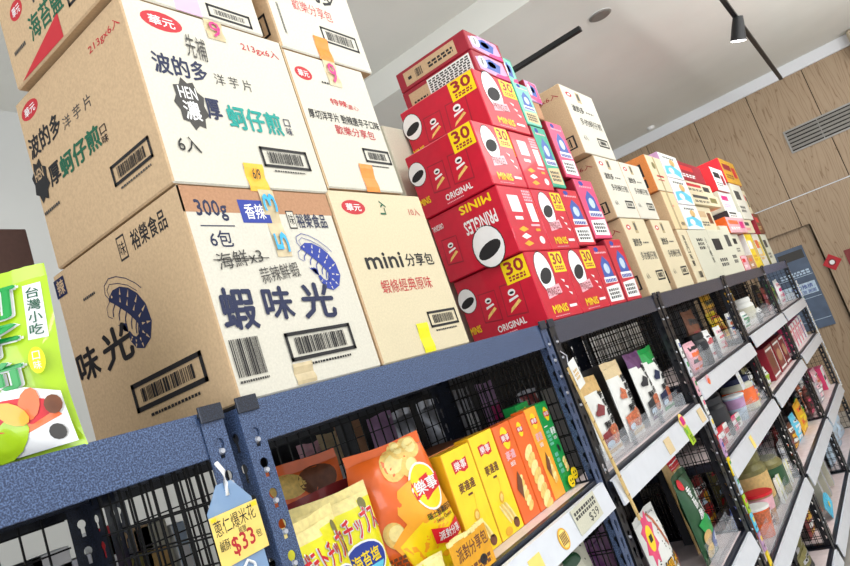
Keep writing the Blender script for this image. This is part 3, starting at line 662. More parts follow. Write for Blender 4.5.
carton('snack_carton', 'plain brown carton printed 10 PCS low on its side', 4.15, 4.66, TOP, 1.95, .42, 'grey_card', 'kraft', front=lambda F: (F.scrib(.3, .6, .6, .85, 'ink', 3, 3, 3), F.vtext('小心輕放', .7, .3, .8, .85, 'ink_soft', .02)), end=lambda F: F.text('10 PCS', .25, .08, .95, .26, 'ink', .05))
GF = 'mixed small cartons piled at the far end'
def pf(a, b='ink_soft', c=None):
    def f(F):
        F.rect(.1, .55, .6, .8, a); F.scrib(.12, .2, .6, .4, b, 5, 4, 2)
        if c: F.rect(.66, .3, .9, .75, c)
    return f
for (x0, x1, z0, z1, fm, em, fr, lb) in [
    (4.68, 5.15, TOP, 1.955, 'grey_card', 'grey_card', pf('ink', 'ink_soft'), 'pale grey carton with small black print standing right of the brown 10 PCS one'),
    (5.17, 5.45, TOP, 1.99, 'grey_card', 'cream_kraft', pf('ink_soft'), 'tall pale carton with grey lettering, third from the 10 PCS one on the shelf'),
    (4.70, 5.20, 1.957, 2.135, 'cream_kraft', 'kraft', pf('kraft', 'ink_soft', 'brown'), 'kraft carton on the pale grey one, in shade under the flat cartons'),
    (4.66, 5.55, 2.137, 2.225, 'cream_kraft', 'cream_kraft', pf('ink_soft', 'ink', 'olive'), 'lower of two flat cream cartons jutting out over the pile'),
    (4.66, 5.50, 2.227, 2.315, 'cream_kraft', 'cream_kraft', pf('ink_red', 'ink', 'charcoal'), 'upper of two flat cream cartons jutting out, with small red marks'),
    (4.70, 5.42, 2.317, 2.46, 'dark_red', 'paper', pf('red', 'white'), 'crimson package with a white printed end lying on the flat cream cartons'),
    (5.47, 5.70, TOP, 1.75, 'pale_pink', 'red', pf('red', 'white'), 'small pink and red carton low on the shelf, under the tall white stack'),
    (5.47, 5.80, 1.752, 1.93, 'grey_card', 'charcoal', pf('ink', 'ink_soft'), 'grey carton over the small pink and red one'),
    (5.81, 6.05, TOP, 1.75, 'kraft_red', 'kraft_red', pf('orange', 'white'), 'salmon coloured carton on the shelf, right of the small pink and red one'),
    (5.47, 6.2, 1.932, 2.06, 'pale_pink', 'orange', pf('orange', 'white', 'magenta'), 'carton with an orange and a magenta block, halfway up the far pile'),
    (5.75, 6.32, 2.062, 2.125, 'paper', 'charcoal', pf('ink_soft'), 'thin white carton in the dark gap of the far pile'),
    (5.78, 6.30, 2.127, 2.295, 'paper', 'grey_card', pf('magenta', 'lilac'), 'white carton with pink cursive print, upper part of the far pile'),
    (6.33, 6.80, 2.057, 2.39, 'white_kraft', 'grey_card', pf('ink_soft', 'ink_soft'), 'white carton right of the one with pink cursive print'),
    (5.78, 6.25, 2.297, 2.50, 'paper', 'red', pf('ink', 'ink_soft', 'dark_red'), 'white carton with black bars right behind the crimson package'),
    (6.28, 6.95, 2.392, 2.62, 'gold', 'red', pf('dark_red', 'brown', 'red'), 'red and gold carton, topmost of the far pile'),
    (6.07, 6.4, TOP, 1.93, 'yellow', 'paper', pf('white', 'gold', 'tan'), 'yellow and white carton standing near the end of the far pile'),
    (6.42, 6.75, TOP, 1.93, 'white_kraft', 'olive', pf('orange', 'gold', 'yellow'), 'white carton with orange print next to the yellow one'),
    (6.78, 7.1, TOP, 1.92, 'grey_card', 'olive', pf('ink_soft', 'ink_soft'), 'olive sided carton, last standing on the racks before the wood wall'),
    (6.22, 6.62, 1.932, 2.055, 'cream_kraft', 'pale_pink', pf('ink_soft', 'pink'), 'cream carton lying over the yellow and the orange printed cartons'),
    (6.82, 7.12, 1.922, 2.12, 'brown', 'dark_red', pf('red', 'tan'), 'dark brown carton over the olive sided one'),
    (6.82, 7.05, 2.122, 2.36, 'cream_kraft', 'brown', pf('red', 'tan', 'ink_soft'), 'cream carton high at the right edge of the far pile')]:
    carton('small_carton', lb, x0, x1, z0, z1, .30 + .05 * random.random(), fm, em, y0=.006 + .03 * random.random(), front=fr, group=GF)
# ---------------------------------------------------------------- goods: builders
def bag_fn(w, h, t, seed, puff=.5, wr=.004, taper=1):
    r = random.Random(seed); ph = [r.uniform(0, 6) for _ in range(6)]
    def f(a, b, e=0, side=-1):
        a = min(1, max(0, a)); b = min(1, max(0, b))
        bu = max(0, math.sin(PI * min(1, max(0, a)))) ** .62 * max(0, math.sin(PI * min(1, max(0, (b - .04) / .9)))) ** puff
        edge = abs(2 * b - 1) ** 2; narrow = 1 - .07 * math.sin(PI * b) ** .7
        x = (a - .5) * w * narrow * (1 - (1 - taper) * b ** 3) + .006 * w * math.sin(9 * b + ph[0])
        crease = wr * bu * (math.sin(17 * a + ph[1] + 4 * b) * edge + .5 * math.sin(11 * b + ph[2] + 7 * a) + .45 * math.sin(23 * (a + b) + ph[3]) * edge + .4 * math.sin(31 * a - 9 * b + ph[4]) * edge)
        y = side * (t / 2 * bu + crease * 2.2 + e)
        z = b * h + .01 * h * math.sin(5 * a + ph[5]) * (edge if b > .5 else 0)
        return Vector((x, y, z))
    return f
def pouch(name, label, cat, x, y, z, w, h, t=.05, base='white', back=None, prints=None, seed=1, yaw=0, lean=0, roll=0, group=None, seal=None, NA=16, NB=22, wr=.004, bands=None, taper=1):
    """pillow bag; bands: list of (b_from, material) painting the film in zones"""
    if y < .45 and z < 1.6:          # keep it between the posts of its rack
        for xa, xb in (B0, B1, B2, B3, B4, B5):
            if xa - .03 <= x <= xb + .02: x = max(xa + .048 + w / 2, min(xb - .048 - w / 2, x)); break
    f = bag_fn(w, h, t, seed, wr=wr, taper=taper); g = G()
    def m_at(a, b):
        m = base
        for b0, mm in (bands or []):
            if b >= b0 + .03 * math.sin(6 * a + seed): m = mm
        return m
    for side in (-1, 1):
        vs = [f(i / NA, j / NB * .93, 0, side) for j in range(NB + 1) for i in range(NA + 1)]
        by = {}
        for j in range(NB):
            for i in range(NA):
                q = (j * (NA + 1) + i, j * (NA + 1) + i + 1, (j + 1) * (NA + 1) + i + 1, (j + 1) * (NA + 1) + i)
                by.setdefault(m_at(i / NA, j / NB) if side < 0 else (back or base), []).append(q if side < 0 else q[::-1])
        b = len(g.v); g.v += [tuple(v) for v in vs]
        for m, fs in by.items():
            mi = g.mi(m)
            for q in fs: g.f.append(tuple(b + k for k in q)); g.m.append(mi); g.sm.append(True)
    o = None
    if prints: s = S(g, (0, 0, 0), (1, 0, 0), (0, 0, 1), w, h, fn=lambda a, b, k: f(a, b, k), eps=.0009); prints(s)
    zz = z
    o = tag(g.build(name, loc=(x, y, z), rot=(lean, roll, yaw)), label, cat, group)
    # crimped seal
    g = G(); N = 26; p0 = f(0, .93); p1 = f(1, .93); zt = .93 * h; zh = h
    rows = []
    for j, zq in enumerate((zt - .004, zh)):
        for i in range(N + 1): rows.append((p0.x + (p1.x - p0.x) * i / N, .0009 * (-1) ** i + .0022 * math.sin(i * .55 + seed) * j - .0004, zq + .01 * h * math.sin(5 * i / N + seed)))
    g.add(rows, [(i, i + 1, N + 2 + i, N + 1 + i) for i in range(N)], seal or m_at(.5, .97), True)
    g.build('seal', o)
    return o
def jar(name, label, cat, x, y, z, r, h, body='clear_bag', lid='black', lab=None, fill=None, group=None, cup=False):
    g = G()
    if cup: prof = [(r * .72, 0, body), (r * .74, .004, body), (r * .86, h * .5, body), (r, h * .93, body), (r * 1.05, h * .94, body)]
    else: prof = [(r * .9, 0, body), (r, r * .12, body), (r, h * .74, body), (r * .82, h * .84, body), (r * .82, h * .86, body)]
    g.lathe(prof, body, 20)
    o = tag(g.build(name, loc=(x, y, z)), label, cat, group)
    g = G(); lr = r * 1.07 if cup else r * .9
    g.lathe([(lr, h * (.94 if cup else .85), lid), (lr, h, lid), (lr * .9, h + .003, lid)], lid, 20); g.build('lid', o)
    if lab:
        g = G(); k = (.86, .5, .98, .88) if cup else (1, .22, 1, .66)
        g.lathe([(r * k[0] + .0012, h * k[1]), (r * k[2] + .0012, h * k[3])], lab, 20); g.f = g.f[:20]; g.m = g.m[:20]; g.sm = g.sm[:20]; g.build('paper_label', o)
    return o
def pack(name, label, cat, x, y, z, w, h, d, fm, em=None, fr=None, en=None, yaw=0, lean=0, group=None, roll=0):
    g = G(); g.box(-w / 2, w / 2, 0, d, 0, h, {'': em or fm, 'y-': fm}, .0015)
    if fr: fr(S(g, (-w / 2, 0, 0), (1, 0, 0), (0, 0, 1), w, h))
    if en: en(S(g, (-w / 2, d, 0), (0, -1, 0), (0, 0, 1), d, h))
    return tag(g.build(name, loc=(x, y, z), rot=(lean, roll, yaw)), label, cat, group)
def acrylic_bin(label, x0, x1, y0, y1, z, h=.09, group='clear acrylic bins', slots=0):
    t = .003; g = G(); cx = (x0 + x1) / 2; w = (x1 - x0) / 2; d = y1 - y0
    o = thing('acrylic_bin', label, 'bin', (cx, y0, z), group=group)
    g.box(-w, w, 0, t, 0, h, 'acrylic', .0008); g.build('front_wall', o)
    g = G(); g.box(-w, w, d - t, d, 0, h * 1.3, 'acrylic'); g.build('rear_wall', o)
    for s in (-1, 1):
        g = G(); g.box(*sorted((s * w, s * (w - t))), t, d - t, 0, h, 'acrylic'); g.build('side_wall', o)
    g = G(); g.box(-w + t, w - t, t, d - t, 0, t, 'acrylic'); g.build('base', o)
    return o
def chips_logo(F, a, b, r, t='樂事', sub=None):
    k = F.w / F.h
    F.oval(a, b, r * .8, r * 1.15 * k, 'yellow', 24); F.up()
    F.poly([(a - r, b + r * .42 * k), (a - r * .3, b + r * .5 * k), (a + r * .3, b + r * .3 * k), (a + r, b + r * .45 * k), (a + r * .92, b - r * .42 * k), (a + r * .3, b - r * .55 * k), (a - r * .3, b - r * .32 * k), (a - r * .95, b - r * .45 * k)], 'red'); F.up()
    F.text(t, a - r * .78, b - r * .3 * k, a + r * .78, b + r * .34 * k, 'white', .02)
def chip_stack(F, a, b, n, r, m='chip'):
    r2 = r * F.w / F.h
    for i in range(n):
        F.oval(a + .02 * i, b - i * r2 * .95, r * (1.3 - .04 * (i % 3)), r2 * .62, m if i % 2 else 'chip_pale', 14, .5); F.up()

# ---------------------------------------------------------------- rear rack seen through the wire backs
t = thing('shelf_rack', 'dark rear rack seen through the wire mesh backs', 'shelf rack', (3.8, .74, -.15))
def rp(g, nm): g.v = [(x - 3.8, y - .74, z + .15) for x, y, z in g.v]; return g.build(nm, t)
for x in (.04, 1.5, 3.0, 4.5, 6.0, 7.5):
    for y in (.51, .95):
        g = G(); g.box(x, x + .04, y, y + .003, -.15, 1.62, 'rack_black'); g.box(x, x + .003, y, y + .03, -.15, 1.62, 'rack_black'); rp(g, 'post')
for z in (1.62, 1.20, .78, .35):
    g = G(); g.box(.04, 7.54, .515, .95, z - .018, z, 'rack_dark'); rp(g, 'shelf_board')
    g = G(); g.box(.04, 7.54, .508, .515, z - .07, z, 'rack_black', .001); rp(g, 'beam')
for x0, x1, z0, z1 in ((.04, 1.55, -.15, 1.22), (1.55, 4.2, -.15, 1.62), (4.2, 5.65, -.15, 1.36), (5.65, 7.54, -.15, 1.62)):
    g = G(); g.box(x0 + .002, x1 - .002, .953, .957, z0, z1, 'rack_black'); rp(g, 'blackout_panel')  # black sheets shaped to keep the rear dim, open where it looks bright
pack('carton', 'dark brown carton with faint lettering, seen left behind the lime bag', 'carton', .43, .53, 1.6205, .68, .545, .3, 'brown_card', fr=lambda F: F.text('MEAS.', .80, .70, .96, .75, 'ink_soft'))
RG = 'goods on the rear rack behind the mesh'
rear = [(312, 442, .10, .33, 'pale_pink', 'pouch', 'pink and white pouch behind the mesh next to the navy posts'), (334, 430, .13, .34, 'kraft_pale', 'pouch', 'beige and grey pouch behind the mesh, right of the pink and white one'),
        (352, 425, .14, .35, 'kraft_red', 'pouch', 'dull tan pouch behind the mesh over the orange chip bag'), (383, 415, .15, .34, 'lilac', 'pouch', 'dim violet pouch behind the mesh over the tall orange bag tip'),
        (402, 405, .15, .33, 'silver', 'pouch', 'silvery grey pouch behind the mesh'), (432, 402, .16, .33, 'silver', 'pouch', 'shiny grey pouch behind the mesh over the yellow boxes'), (462, 390, .16, .33, 'clear_bag', 'pouch', 'see-through pouch behind the mesh over the yellow boxes'), (488, 384, .16, .32, 'lilac', 'pouch', 'dim lilac pouch behind the mesh near the rack post')]
for i, (u, v, w, h, m, k, lb) in enumerate(rear):
    x, z = at(u, v, .6); pouch('snack_pouch', lb, 'snack pouch', x, .62, 1.2005, w * .9, h, .06, m, seed=i + 20, group=RG, NA=8, NB=10, prints=lambda s, i=i: (s.rect(.2, .5, .8, .7, ('magenta', 'white', 'tan', 'lilac', 'white', 'silver', 'white', 'magenta')[i]),))
for i, (u, v, w, h, m, em, lb) in enumerate([(16, 548, .12, .30, 'charcoal', 'charcoal', 'black packet behind the mesh at the lower left corner'), (48, 545, .11, .30, 'white', 'pale_blue', 'white packet behind the mesh left of the steel post'),
        (70, 540, .10, .27, 'silver', 'grey_card', 'silver packet behind the mesh left of the rear post'), (100, 515, .07, .31, 'red', 'white', 'red and white packet behind the mesh at the lower left'), (128, 530, .14, .29, 'kraft', 'kraft_red', 'kraft packet with an olive mark behind the mesh'),
        (152, 535, .12, .28, 'grey_card', 'grey_card', 'grey packet with a small frame mark behind the mesh'), (182, 540, .05, .26, 'pale_blue', 'white', 'narrow pale blue packet behind the mesh beside the navy post')]):
    x, z = at(u, v, .6)
    pack('snack_packet', lb, 'packet', x, .60, 1.2005, w * .68, h, .05, m, em, group='packets on the rear rack at the left', fr=lambda F, i=i: (F.rect(.1, .6, .9, .8, ('lilac', 'pink', 'white', 'white', 'olive', 'tan', 'white')[i]), F.rect(.3, .2, .8, .35, 'ink_soft'), F.scrib(.1, .4, .9, .52, 'ink', i, 5)))
t = thing('bright_backdrop', 'white slatted backdrop added for the bright slots in the mesh over the cookie pouches', 'cabinet', (6.5, 1.5, -.15))  # invented white surface, gives the bright slots behind the mesh
g = G(); g.box(-1.4, 1.4, .03, .4, 0, 1.95, 'trim_white', .004); g.build('body', t)
for k in range(24):
    g = G(); g.box(-1.38 + .116 * k, -1.38 + .116 * k + .095, 0, .03, .1, 1.9, 'white', .002); g.build('slat', t)
# ---------------------------------------------------------------- lime bag on the top board at the left
def lime(s):
    s.rect(.85, .60, .96, .90, 'white'); s.up(); s.vtext('台灣小吃', .868, .615, .945, .885, 'ink_green', .01)
    s.vtext('蚵仔煎', .42, .31, .82, .93, 'white', .06); s.vtext('蚵仔煎', .405, .305, .805, .925, 'white', .06); s.up(); s.vtext('蚵仔煎', .42, .31, .815, .93, 'green', .04)
    s.oval(.90, .48, .045, .07, 'lemon'); s.up(); s.vtext('口味', .88, .43, .92, .53, 'white', 0)
    s.poly([(.02, .03), (.98, .03), (.98, .30), (.8, .36), (.5, .37), (.2, .33), (.02, .28)], 'white'); s.up()
    s.poly([(.12, .20), (.45, .32), (.85, .30), (.95, .18), (.7, .12), (.3, .12)], 'orange'); s.up()
    for i, (a, b, ra, rb, m) in enumerate([(.66, .24, .26, .08, 'red'), (.2, .13, .14, .09, 'yellow'), (.62, .12, .16, .08, 'lime'), (.32, .2, .12, .07, 'meat'), (.8, .27, .1, .05, 'orange'), (.12, .22, .1, .08, 'grey_card'), (.9, .10, .05, .04, 'ink_soft'), (.45, .16, .09, .05, 'chip_pale'), (.7, .24, .1, .05, 'amber'), (.25, .27, .07, .05, 'silver'), (.93, .24, .05, .05, 'brown')]):
        s.oval(a, b, ra, rb, m, 12, .3 * i); s.up()
pouch('snack_pouch', 'lime green snack bag with big green characters standing on the navy shelf', 'snack pouch', .422, .082, TOP + .001, .215, .252, .05, 'lime', prints=lime, seed=4, yaw=-.85, lean=-.0, roll=.03, wr=.0025)

# ---------------------------------------------------------------- rack with the chips
D1 = 1.166
def nori(s):
    s.oval(.86, .85, .05, .05, 'olive'); s.up(); s.text('ポテトチップス', .10, .62, .97, .81, 'white', .06, .1); s.text('ポテトチップス', .115, .615, .985, .805, 'white', .06, .1); s.up(); s.text('ポテトチップス', .11, .62, .975, .81, 'red', .025, .1)
    s.oval(.64, .47, .30, .145, 'white'); s.up(); s.oval(.64, .47, .28, .13, 'ink_blue'); s.up(); s.poly([(.42, .43), (.88, .43), (.80, .36), (.50, .36)], 'sky'); s.up(); s.text('海苔塩', .45, .44, .84, .54, 'yellow', .03, .05)
    rr = random.Random(3)
    for i in range(26):
        a, b, t = rr.uniform(.15, .9), rr.uniform(.04, .32), rr.uniform(-.5, .9); s.poly([(a, b), (a + .16 * math.cos(t), b + .1 * math.sin(t)), (a + .16 * math.cos(t) - .01, b + .1 * math.sin(t) + .03), (a - .01, b + .03)], ('chip', 'gold', 'chip_pale')[i % 3]); s.up() if i % 6 == 0 else None
    for i in range(5): s.rect(.2 + .02 * i, .36 + .03 * i, .24 + .02 * i, .365 + .03 * i, 'olive')
pouch('chip_bag', 'yellow chip bag with a dark blue oval, standing full face beside the orange bag', 'chip bag', .975, .105, D1, .195, .265, .06, 'lemon', prints=nori, seed=8, yaw=-.25, lean=-.06, seal='chip_pale', bands=[(.90, 'chip_pale')], group='yellow chip bags')
pouch('chip_bag', 'yellow chip bag turned edge-on against the navy rack post', 'chip bag', .85, .042, D1, .15, .255, .045, 'lemon', prints=nori, seed=9, yaw=.12, lean=-.05, seal='chip_pale', bands=[(.92, 'chip_pale')], group='yellow chip bags')
pouch('chip_bag', 'pale yellow bag rim low in front of the full face yellow chip bag', 'chip bag', 1.06, .026, D1, .15, .085, .02, 'lemon', seed=10, yaw=-.2, seal='chip_pale', bands=[(.6, 'chip_pale')])
def dred(s):
    s.text('Lay', .05, .70, .5, .84, 'white', .02); s.text('瑞士', .25, .38, .85, .48, 'ink', .03); s.text('香濃', .4, .30, .8, .36, 'ink', .02); s.rect(.05, .08, .95, .27, 'red'); s.up(); s.text('派對', .3, .10, .9, .24, 'white', .02)
    s.oval(.35, .6, .3, .09, 'brown')
pouch('chip_bag', 'dark red chip bag mostly hidden between the yellow and the big orange bag', 'chip bag', 1.075, .21, D1, .19, .27, .04, 'deep_red', prints=dred, seed=11, yaw=-.3)
pouch('chip_bag', 'orange-brown chip bag lying back against the mesh above the yellow one', 'chip bag', 1.13, .335, D1, .25, .34, .07, 'orange', back='brown', seed=13, yaw=-.1, prints=lambda s: (s.oval(.3, .86, .2, .08, 'chip'), s.oval(.65, .84, .25, .1, 'brown')))
def swiss(s):
    for a, b, ra, rb in ((.50, .84, .17, .10), (.80, .93, .14, .08), (.68, .80, .12, .07), (.27, .42, .1, .09), (.62, .93, .10, .06)): s.oval(a, b, ra, rb, 'chip', 18, .4); s.up(); s.oval(a + .02, b + .01, ra * .7, rb * .6, 'chip_pale', 14, .4)
    s.poly([(.34, .54), (.40, .68), (.62, .72), (.92, .70), (.98, .5), (.97, .12), (.8, .08), (.42, .10), (.22, .36), (.4, .46)], 'amber'); s.up()
    s.poly([(.28, .34), (.62, .46), (.98, .42), (.98, .1), (.4, .08)], 'yellow'); s.up()
    s.oval(.76, .64, .20, .17, 'white', 24); s.up(); s.oval(.76, .64, .18, .155, 'yellow', 24); s.up()
    s.poly([(.55, .71), (.7, .70), (.84, .72), (.98, .70), (.96, .60), (.82, .58), (.7, .55), (.57, .58)], 'red'); s.up(); s.text("樂事", .60, .60, .93, .69, 'white', .03, .04)
    s.text('瑞士香濃起司', .60, .43, .97, .475, 'ink', .02, .03); s.text('Swiss Cheese', .68, .395, .93, .42, 'brown', .02, .03)
    s.poly([(.60, .37), (.8, .33), (.98, .37), (.98, .27), (.8, .23), (.63, .26)], 'red'); s.up(); s.text('派對分享', .67, .27, .95, .33, 'white', .03, .03)
    s.poly([(.45, .12), (.5, .24), (.8, .22), (.9, .12), (.86, .06), (.52, .05)], 'lemon'); s.up()
    for a, b in ((.58, .15), (.7, .18), (.8, .12), (.64, .09)): s.oval(a, b, .035, .02, 'gold')
    s.scrib(.10, .16, .3, .3, 'brown', 4, 4, 5)
pouch('chip_bag', 'large puffed orange chip bag with a red ribbon logo, taller than its neighbours', 'chip bag', 1.175, .11, D1 + .002, .245, .312, .10, 'orange', prints=swiss, seed=15, yaw=-.42, lean=-.03, wr=.007, taper=.74)
# folded display tray in front
g = G(); g.box(-.075, .075, 0, .003, 0, .084, 'card_gold', .001); g.box(-.075, .075, .003, .05, 0, .003, 'card_gold')
for k in range(10):
    a, b = -.075 + .015 * k, -.075 + .015 * (k + 1); g.box(a, b, -.001 + .001 * (k % 2), .005, .082 + .002 * math.sin(k * .9), .091 + .002 * math.sin(k * .9), 'chip_pale')
s = S(g, (-.075, 0, 0), (1, 0, 0), (0, 0, 1), .15, .084); s.text('派對分享包', .12, .52, .95, .86, 'brown', .03, .03); s.scrib(.3, .1, .9, .35, 'brown', 5, 5, 2); s.oval(.7, .25, .1, .12, 'charcoal')
tag(g.build('display_sign', loc=(1.215, .0, 1.1675), rot=(0, 0, .03)), 'mustard yellow party pack sign standing at the shelf edge before the orange bag', 'sign')
def ybox(s):
    chips_logo(s, .5, .84, .26); s.text('麥達達', .22, .60, .78, .69, 'brown', .05); s.rect(.44, .55, .6, .57, 'brown'); s.up(); s.oval(.5, .36, .09, .06, 'gold', 14, -.6); s.up(); s.oval(.5, .36, .06, .035, 'chip', 14, -.6); s.poly([(.62, .55), (.635, .55), (.56, .40), (.55, .40)], 'gold')
    for k in range(5): s.oval(.42 + .07 * k, .20 + .01 * (k % 2), .035, .12, 'chip' if k % 2 else 'chip_pale', 12, .5)
    s.oval(.75, .08, .12, .05, 'brown'); s.oval(.35, .05, .15, .04, 'gold')
def obox(s):
    chips_logo(s, .5, .85, .28); s.text('麥達', .2, .63, .75, .72, 'pale_pink', .05); s.text('蝦', .3, .56, .6, .61, 'white', 0); chip_stack(s, .52, .40, 6, .16)
    s.poly([(.2, .34), (.5, .5), (.6, .4), (.4, .22)], 'brown')
def oboxw(s): chips_logo(s, .42, .86, .2); chip_stack(s, .45, .60, 8, .26, 'chip')
def gbox(s):
    chips_logo(s, .66, .86, .26); s.rect(.08, .73, .40, .74, 'white'); s.scrib(.1, .52, .42, .7, 'mint', 6, 4, 4); s.text('麥達', .5, .62, .92, .70, 'white', .05); s.text('海苔', .55, .56, .85, .60, 'white', .01); s.scrib(.15, .2, .45, .45, 'mint', 8, 4, 4)
    s.oval(.68, .46, .12, .05, 'dark_green', 12, .5); s.up(); s.oval(.68, .46, .06, .03, 'ink', 12); chip_stack(s, .75, .32, 4, .14)
GB = 'flat upright potato snack boxes'
def sbox(label, x0, x1, m, side, fr, h=.245, y=.06, yaw=0, d=.045, en=None):
    pack('snack_box', label, 'snack box', (x0 + x1) / 2, y, D1, x1 - x0, h, d, m, side, fr, en, yaw, group=GB)
sbox('yellow potato snack box at the left end, next to the big orange bag', 1.295, 1.418, 'yellow', 'gold', ybox)
sbox('yellow potato snack box touching the first red-orange one', 1.422, 1.535, 'yellow', 'gold', ybox, .252)
sbox('narrow red-orange snack box between the yellow and the wide orange one', 1.542, 1.632, 'orange', 'orange', obox, .25)
sbox('wide orange snack box with a column of chips pictured', 1.638, 1.725, 'orange', 'orange', oboxw, .25)
sbox('orange snack box with a red ribbon logo beside the green one', 1.729, 1.80, 'amber', 'orange', obox, .255)
sbox('green potato snack box beside the black rack post', 1.804, 1.873, 'green', 'green', gbox, .255)
sbox('green snack box standing behind the front green one', 1.79, 1.87, 'green', 'green', gbox, .27, .115)
pack('snack_box', 'brown carton tray standing behind the yellow snack boxes', 'snack box', 1.44, .125, D1, .30, .245, .16, 'kraft_orange', 'brown')
x, z = at(531, 398, .26)
pouch('snack_pouch', 'pink clear pouch standing at the back behind the orange snack boxes', 'snack pouch', x, .27, D1, .16, z - D1 + .03, .05, 'clear_bag', prints=lambda s: (s.rect(.1, .5, .9, .95, 'deep_red'), s.up(), s.scrib(.15, .6, .85, .8, 'pale_pink', 4, 3, 3)), seed=31)
def rail_card(name, label, cat, x, z, w, h, m, fr=None, y=-.0226, rot=(0, 0, 0), parts=None, t=.0012):
    g = G(); g.box(-w / 2, w / 2, 0, t, -h / 2, h / 2, m, .0003)
    if fr: fr(S(g, (-w / 2, 0, -h / 2), (1, 0, 0), (0, 0, 1), w, h))
    return tag(g.build(name, loc=(x, y, z), rot=rot), label, cat)
x, z = at(590, 503, -.036)
rail_card('price_card', 'grey-green handwritten price card at the right end of the first price rail', 'price tag', 1.72, 1.122, .16, .066, 'grey_card', lambda F: (F.scrib(.06, .55, .94, .9, 'ink_soft', 5, 9, 2), F.text('$39', .5, .08, .9, .45, 'ink', 0)), rot=(-.13, -.03, 0))
rail_card('gold_sticker', 'round gold sticker with a knot pattern on the first price rail', 'sticker', 1.545, 1.110, .001, .001, 'rail_white', lambda F: None)
o = COL.objects[-1]
g = G(); g.lathe([(.026, 0), (.026, .001)], 'gold', 24); g.lathe([(.0215, .001), (.0215, .0014)], 'card_yellow', 24)
for k in range(5): g.box(-.016 + .007 * k, -.0125 + .007 * k, -.014, .014, .0014, .0019, 'brown')
g.v = [(x, -z, y) for x, y, z in g.v]
bpy.data.objects.remove(o); tag(g.build('gold_sticker', loc=(1.555, -.0215, 1.113), rot=(-.13, 0, 0)), 'round gold sticker with a knot pattern on the first price rail', 'sticker')
rail_card('price_card', 'plain yellow card at the lower left end of the first price rail', 'price tag', 1.40, 1.105, .06, .05, 'card_yellow', rot=(-.13, 0, 0))
for i, (x, z, lb) in enumerate(((1.838, 1.186, 'left one of two round yellow stickers at the foot of the green snack box'), (1.872, 1.20, 'right one of two round yellow stickers at the foot of the green snack box'))):
    g = G(); g.lathe([(.017, 0), (.017, .003)], 'yellow', 20); g.box(-.009, -.004, .0, .006, .003, .0035, 'ink'); g.box(.004, .009, .0, .006, .003, .0035, 'ink'); g.box(-.007, .007, -.008, -.0055, .003, .0035, 'ink')
    g.v = [(a, -c, b) for a, b, c in g.v]; tag(g.build('round_sticker', loc=(x, .052 - .0 * i, z)), lb, 'sticker', 'round yellow stickers')
# hanging price pocket on the navy post
t = thing('price_pocket', 'blue plastic pocket with a yellow handwritten $33 card hanging on the navy post', 'price tag', (.668, -.012, 1.512), (0, .0, .18))
g = G(); vs, fs = spline_sheet([(-.048, -.035), (.048, -.035), (.048, .0), (.016, .034), (-.016, .034), (-.048, .0)], [])
for yy in (0, .0015): g.add([(a, yy, b - .02) for a, b in vs], fs if yy == 0 else [f[::-1] for f in fs], 'pocket')
g.box(-.042, .042, -.001, .001, -.21, -.05, 'pocket'); g.build('pocket', t)
g = G(); g.box(-.052, .052, -.004, -.003, -.098, -.026, 'card_yellow', .0003); s = S(g, (-.052, -.004, -.098), (1, 0, 0), (0, 0, 1), .104, .072)
s.text('蔥仁爆米花', .04, .62, .9, .93, 'ink', 0, .05); s.text('椒鹽', .48, .48, .64, .62, 'ink', 0); s.text('鹹酥', .06, .30, .26, .52, 'ink', 0); s.text('$33', .28, .12, .76, .5, 'ink_red', .02, .08); s.text('包', .80, .26, .92, .42, 'ink', 0); s.rect(.02, .9, .12, .97, 'yellow'); s.rect(.86, .88, .98, .97, 'yellow')
g.build('card', t)
g = G(); g.tube([(0, .004, .045), (.001, -.004, .03), (0, -.003, .012), (0, 0, -.005)], .0035, 'white', 8); g.build('zip_tie', t)
g = G()
for dx in (-.012, .012): g.tube([(dx, -.003, -.11), (dx, -.003, -.2)], .0022, 'white', 6)
g.tube([(-.012, -.003, -.11), (0, -.003, -.102), (.012, -.003, -.11)], .0022, 'white', 6); g.build('hook', t)
# item under the first rail
def flecks(s, n=12, m='ink_soft', seed=2):
    r = random.Random(seed)
    for _ in range(n): s.oval(r.uniform(.15, .85), r.uniform(.5, .95), .02, .008, m, 8)
x, z = at(588, 545, .06)
pouch('snack_pouch', 'white speckled pouch with a blue round label under the first price rail', 'snack pouch', 1.80, .10, .701, .22, .33, .07, 'grey_card', seed=41, prints=lambda s: (flecks(s), s.oval(.4, .9, .22, .05, 'dark_green'), s.up(), s.oval(.4, .62, .24, .13, 'paper'), s.up(), s.oval(.55, .62, .1, .06, 'blue'), s.oval(.3, .55, .1, .06, 'meat')))
pouch('snack_pouch', 'dark pouch in the shade beside the white speckled one', 'snack pouch', 1.56, .12, .701, .2, .30, .06, 'charcoal', seed=42)

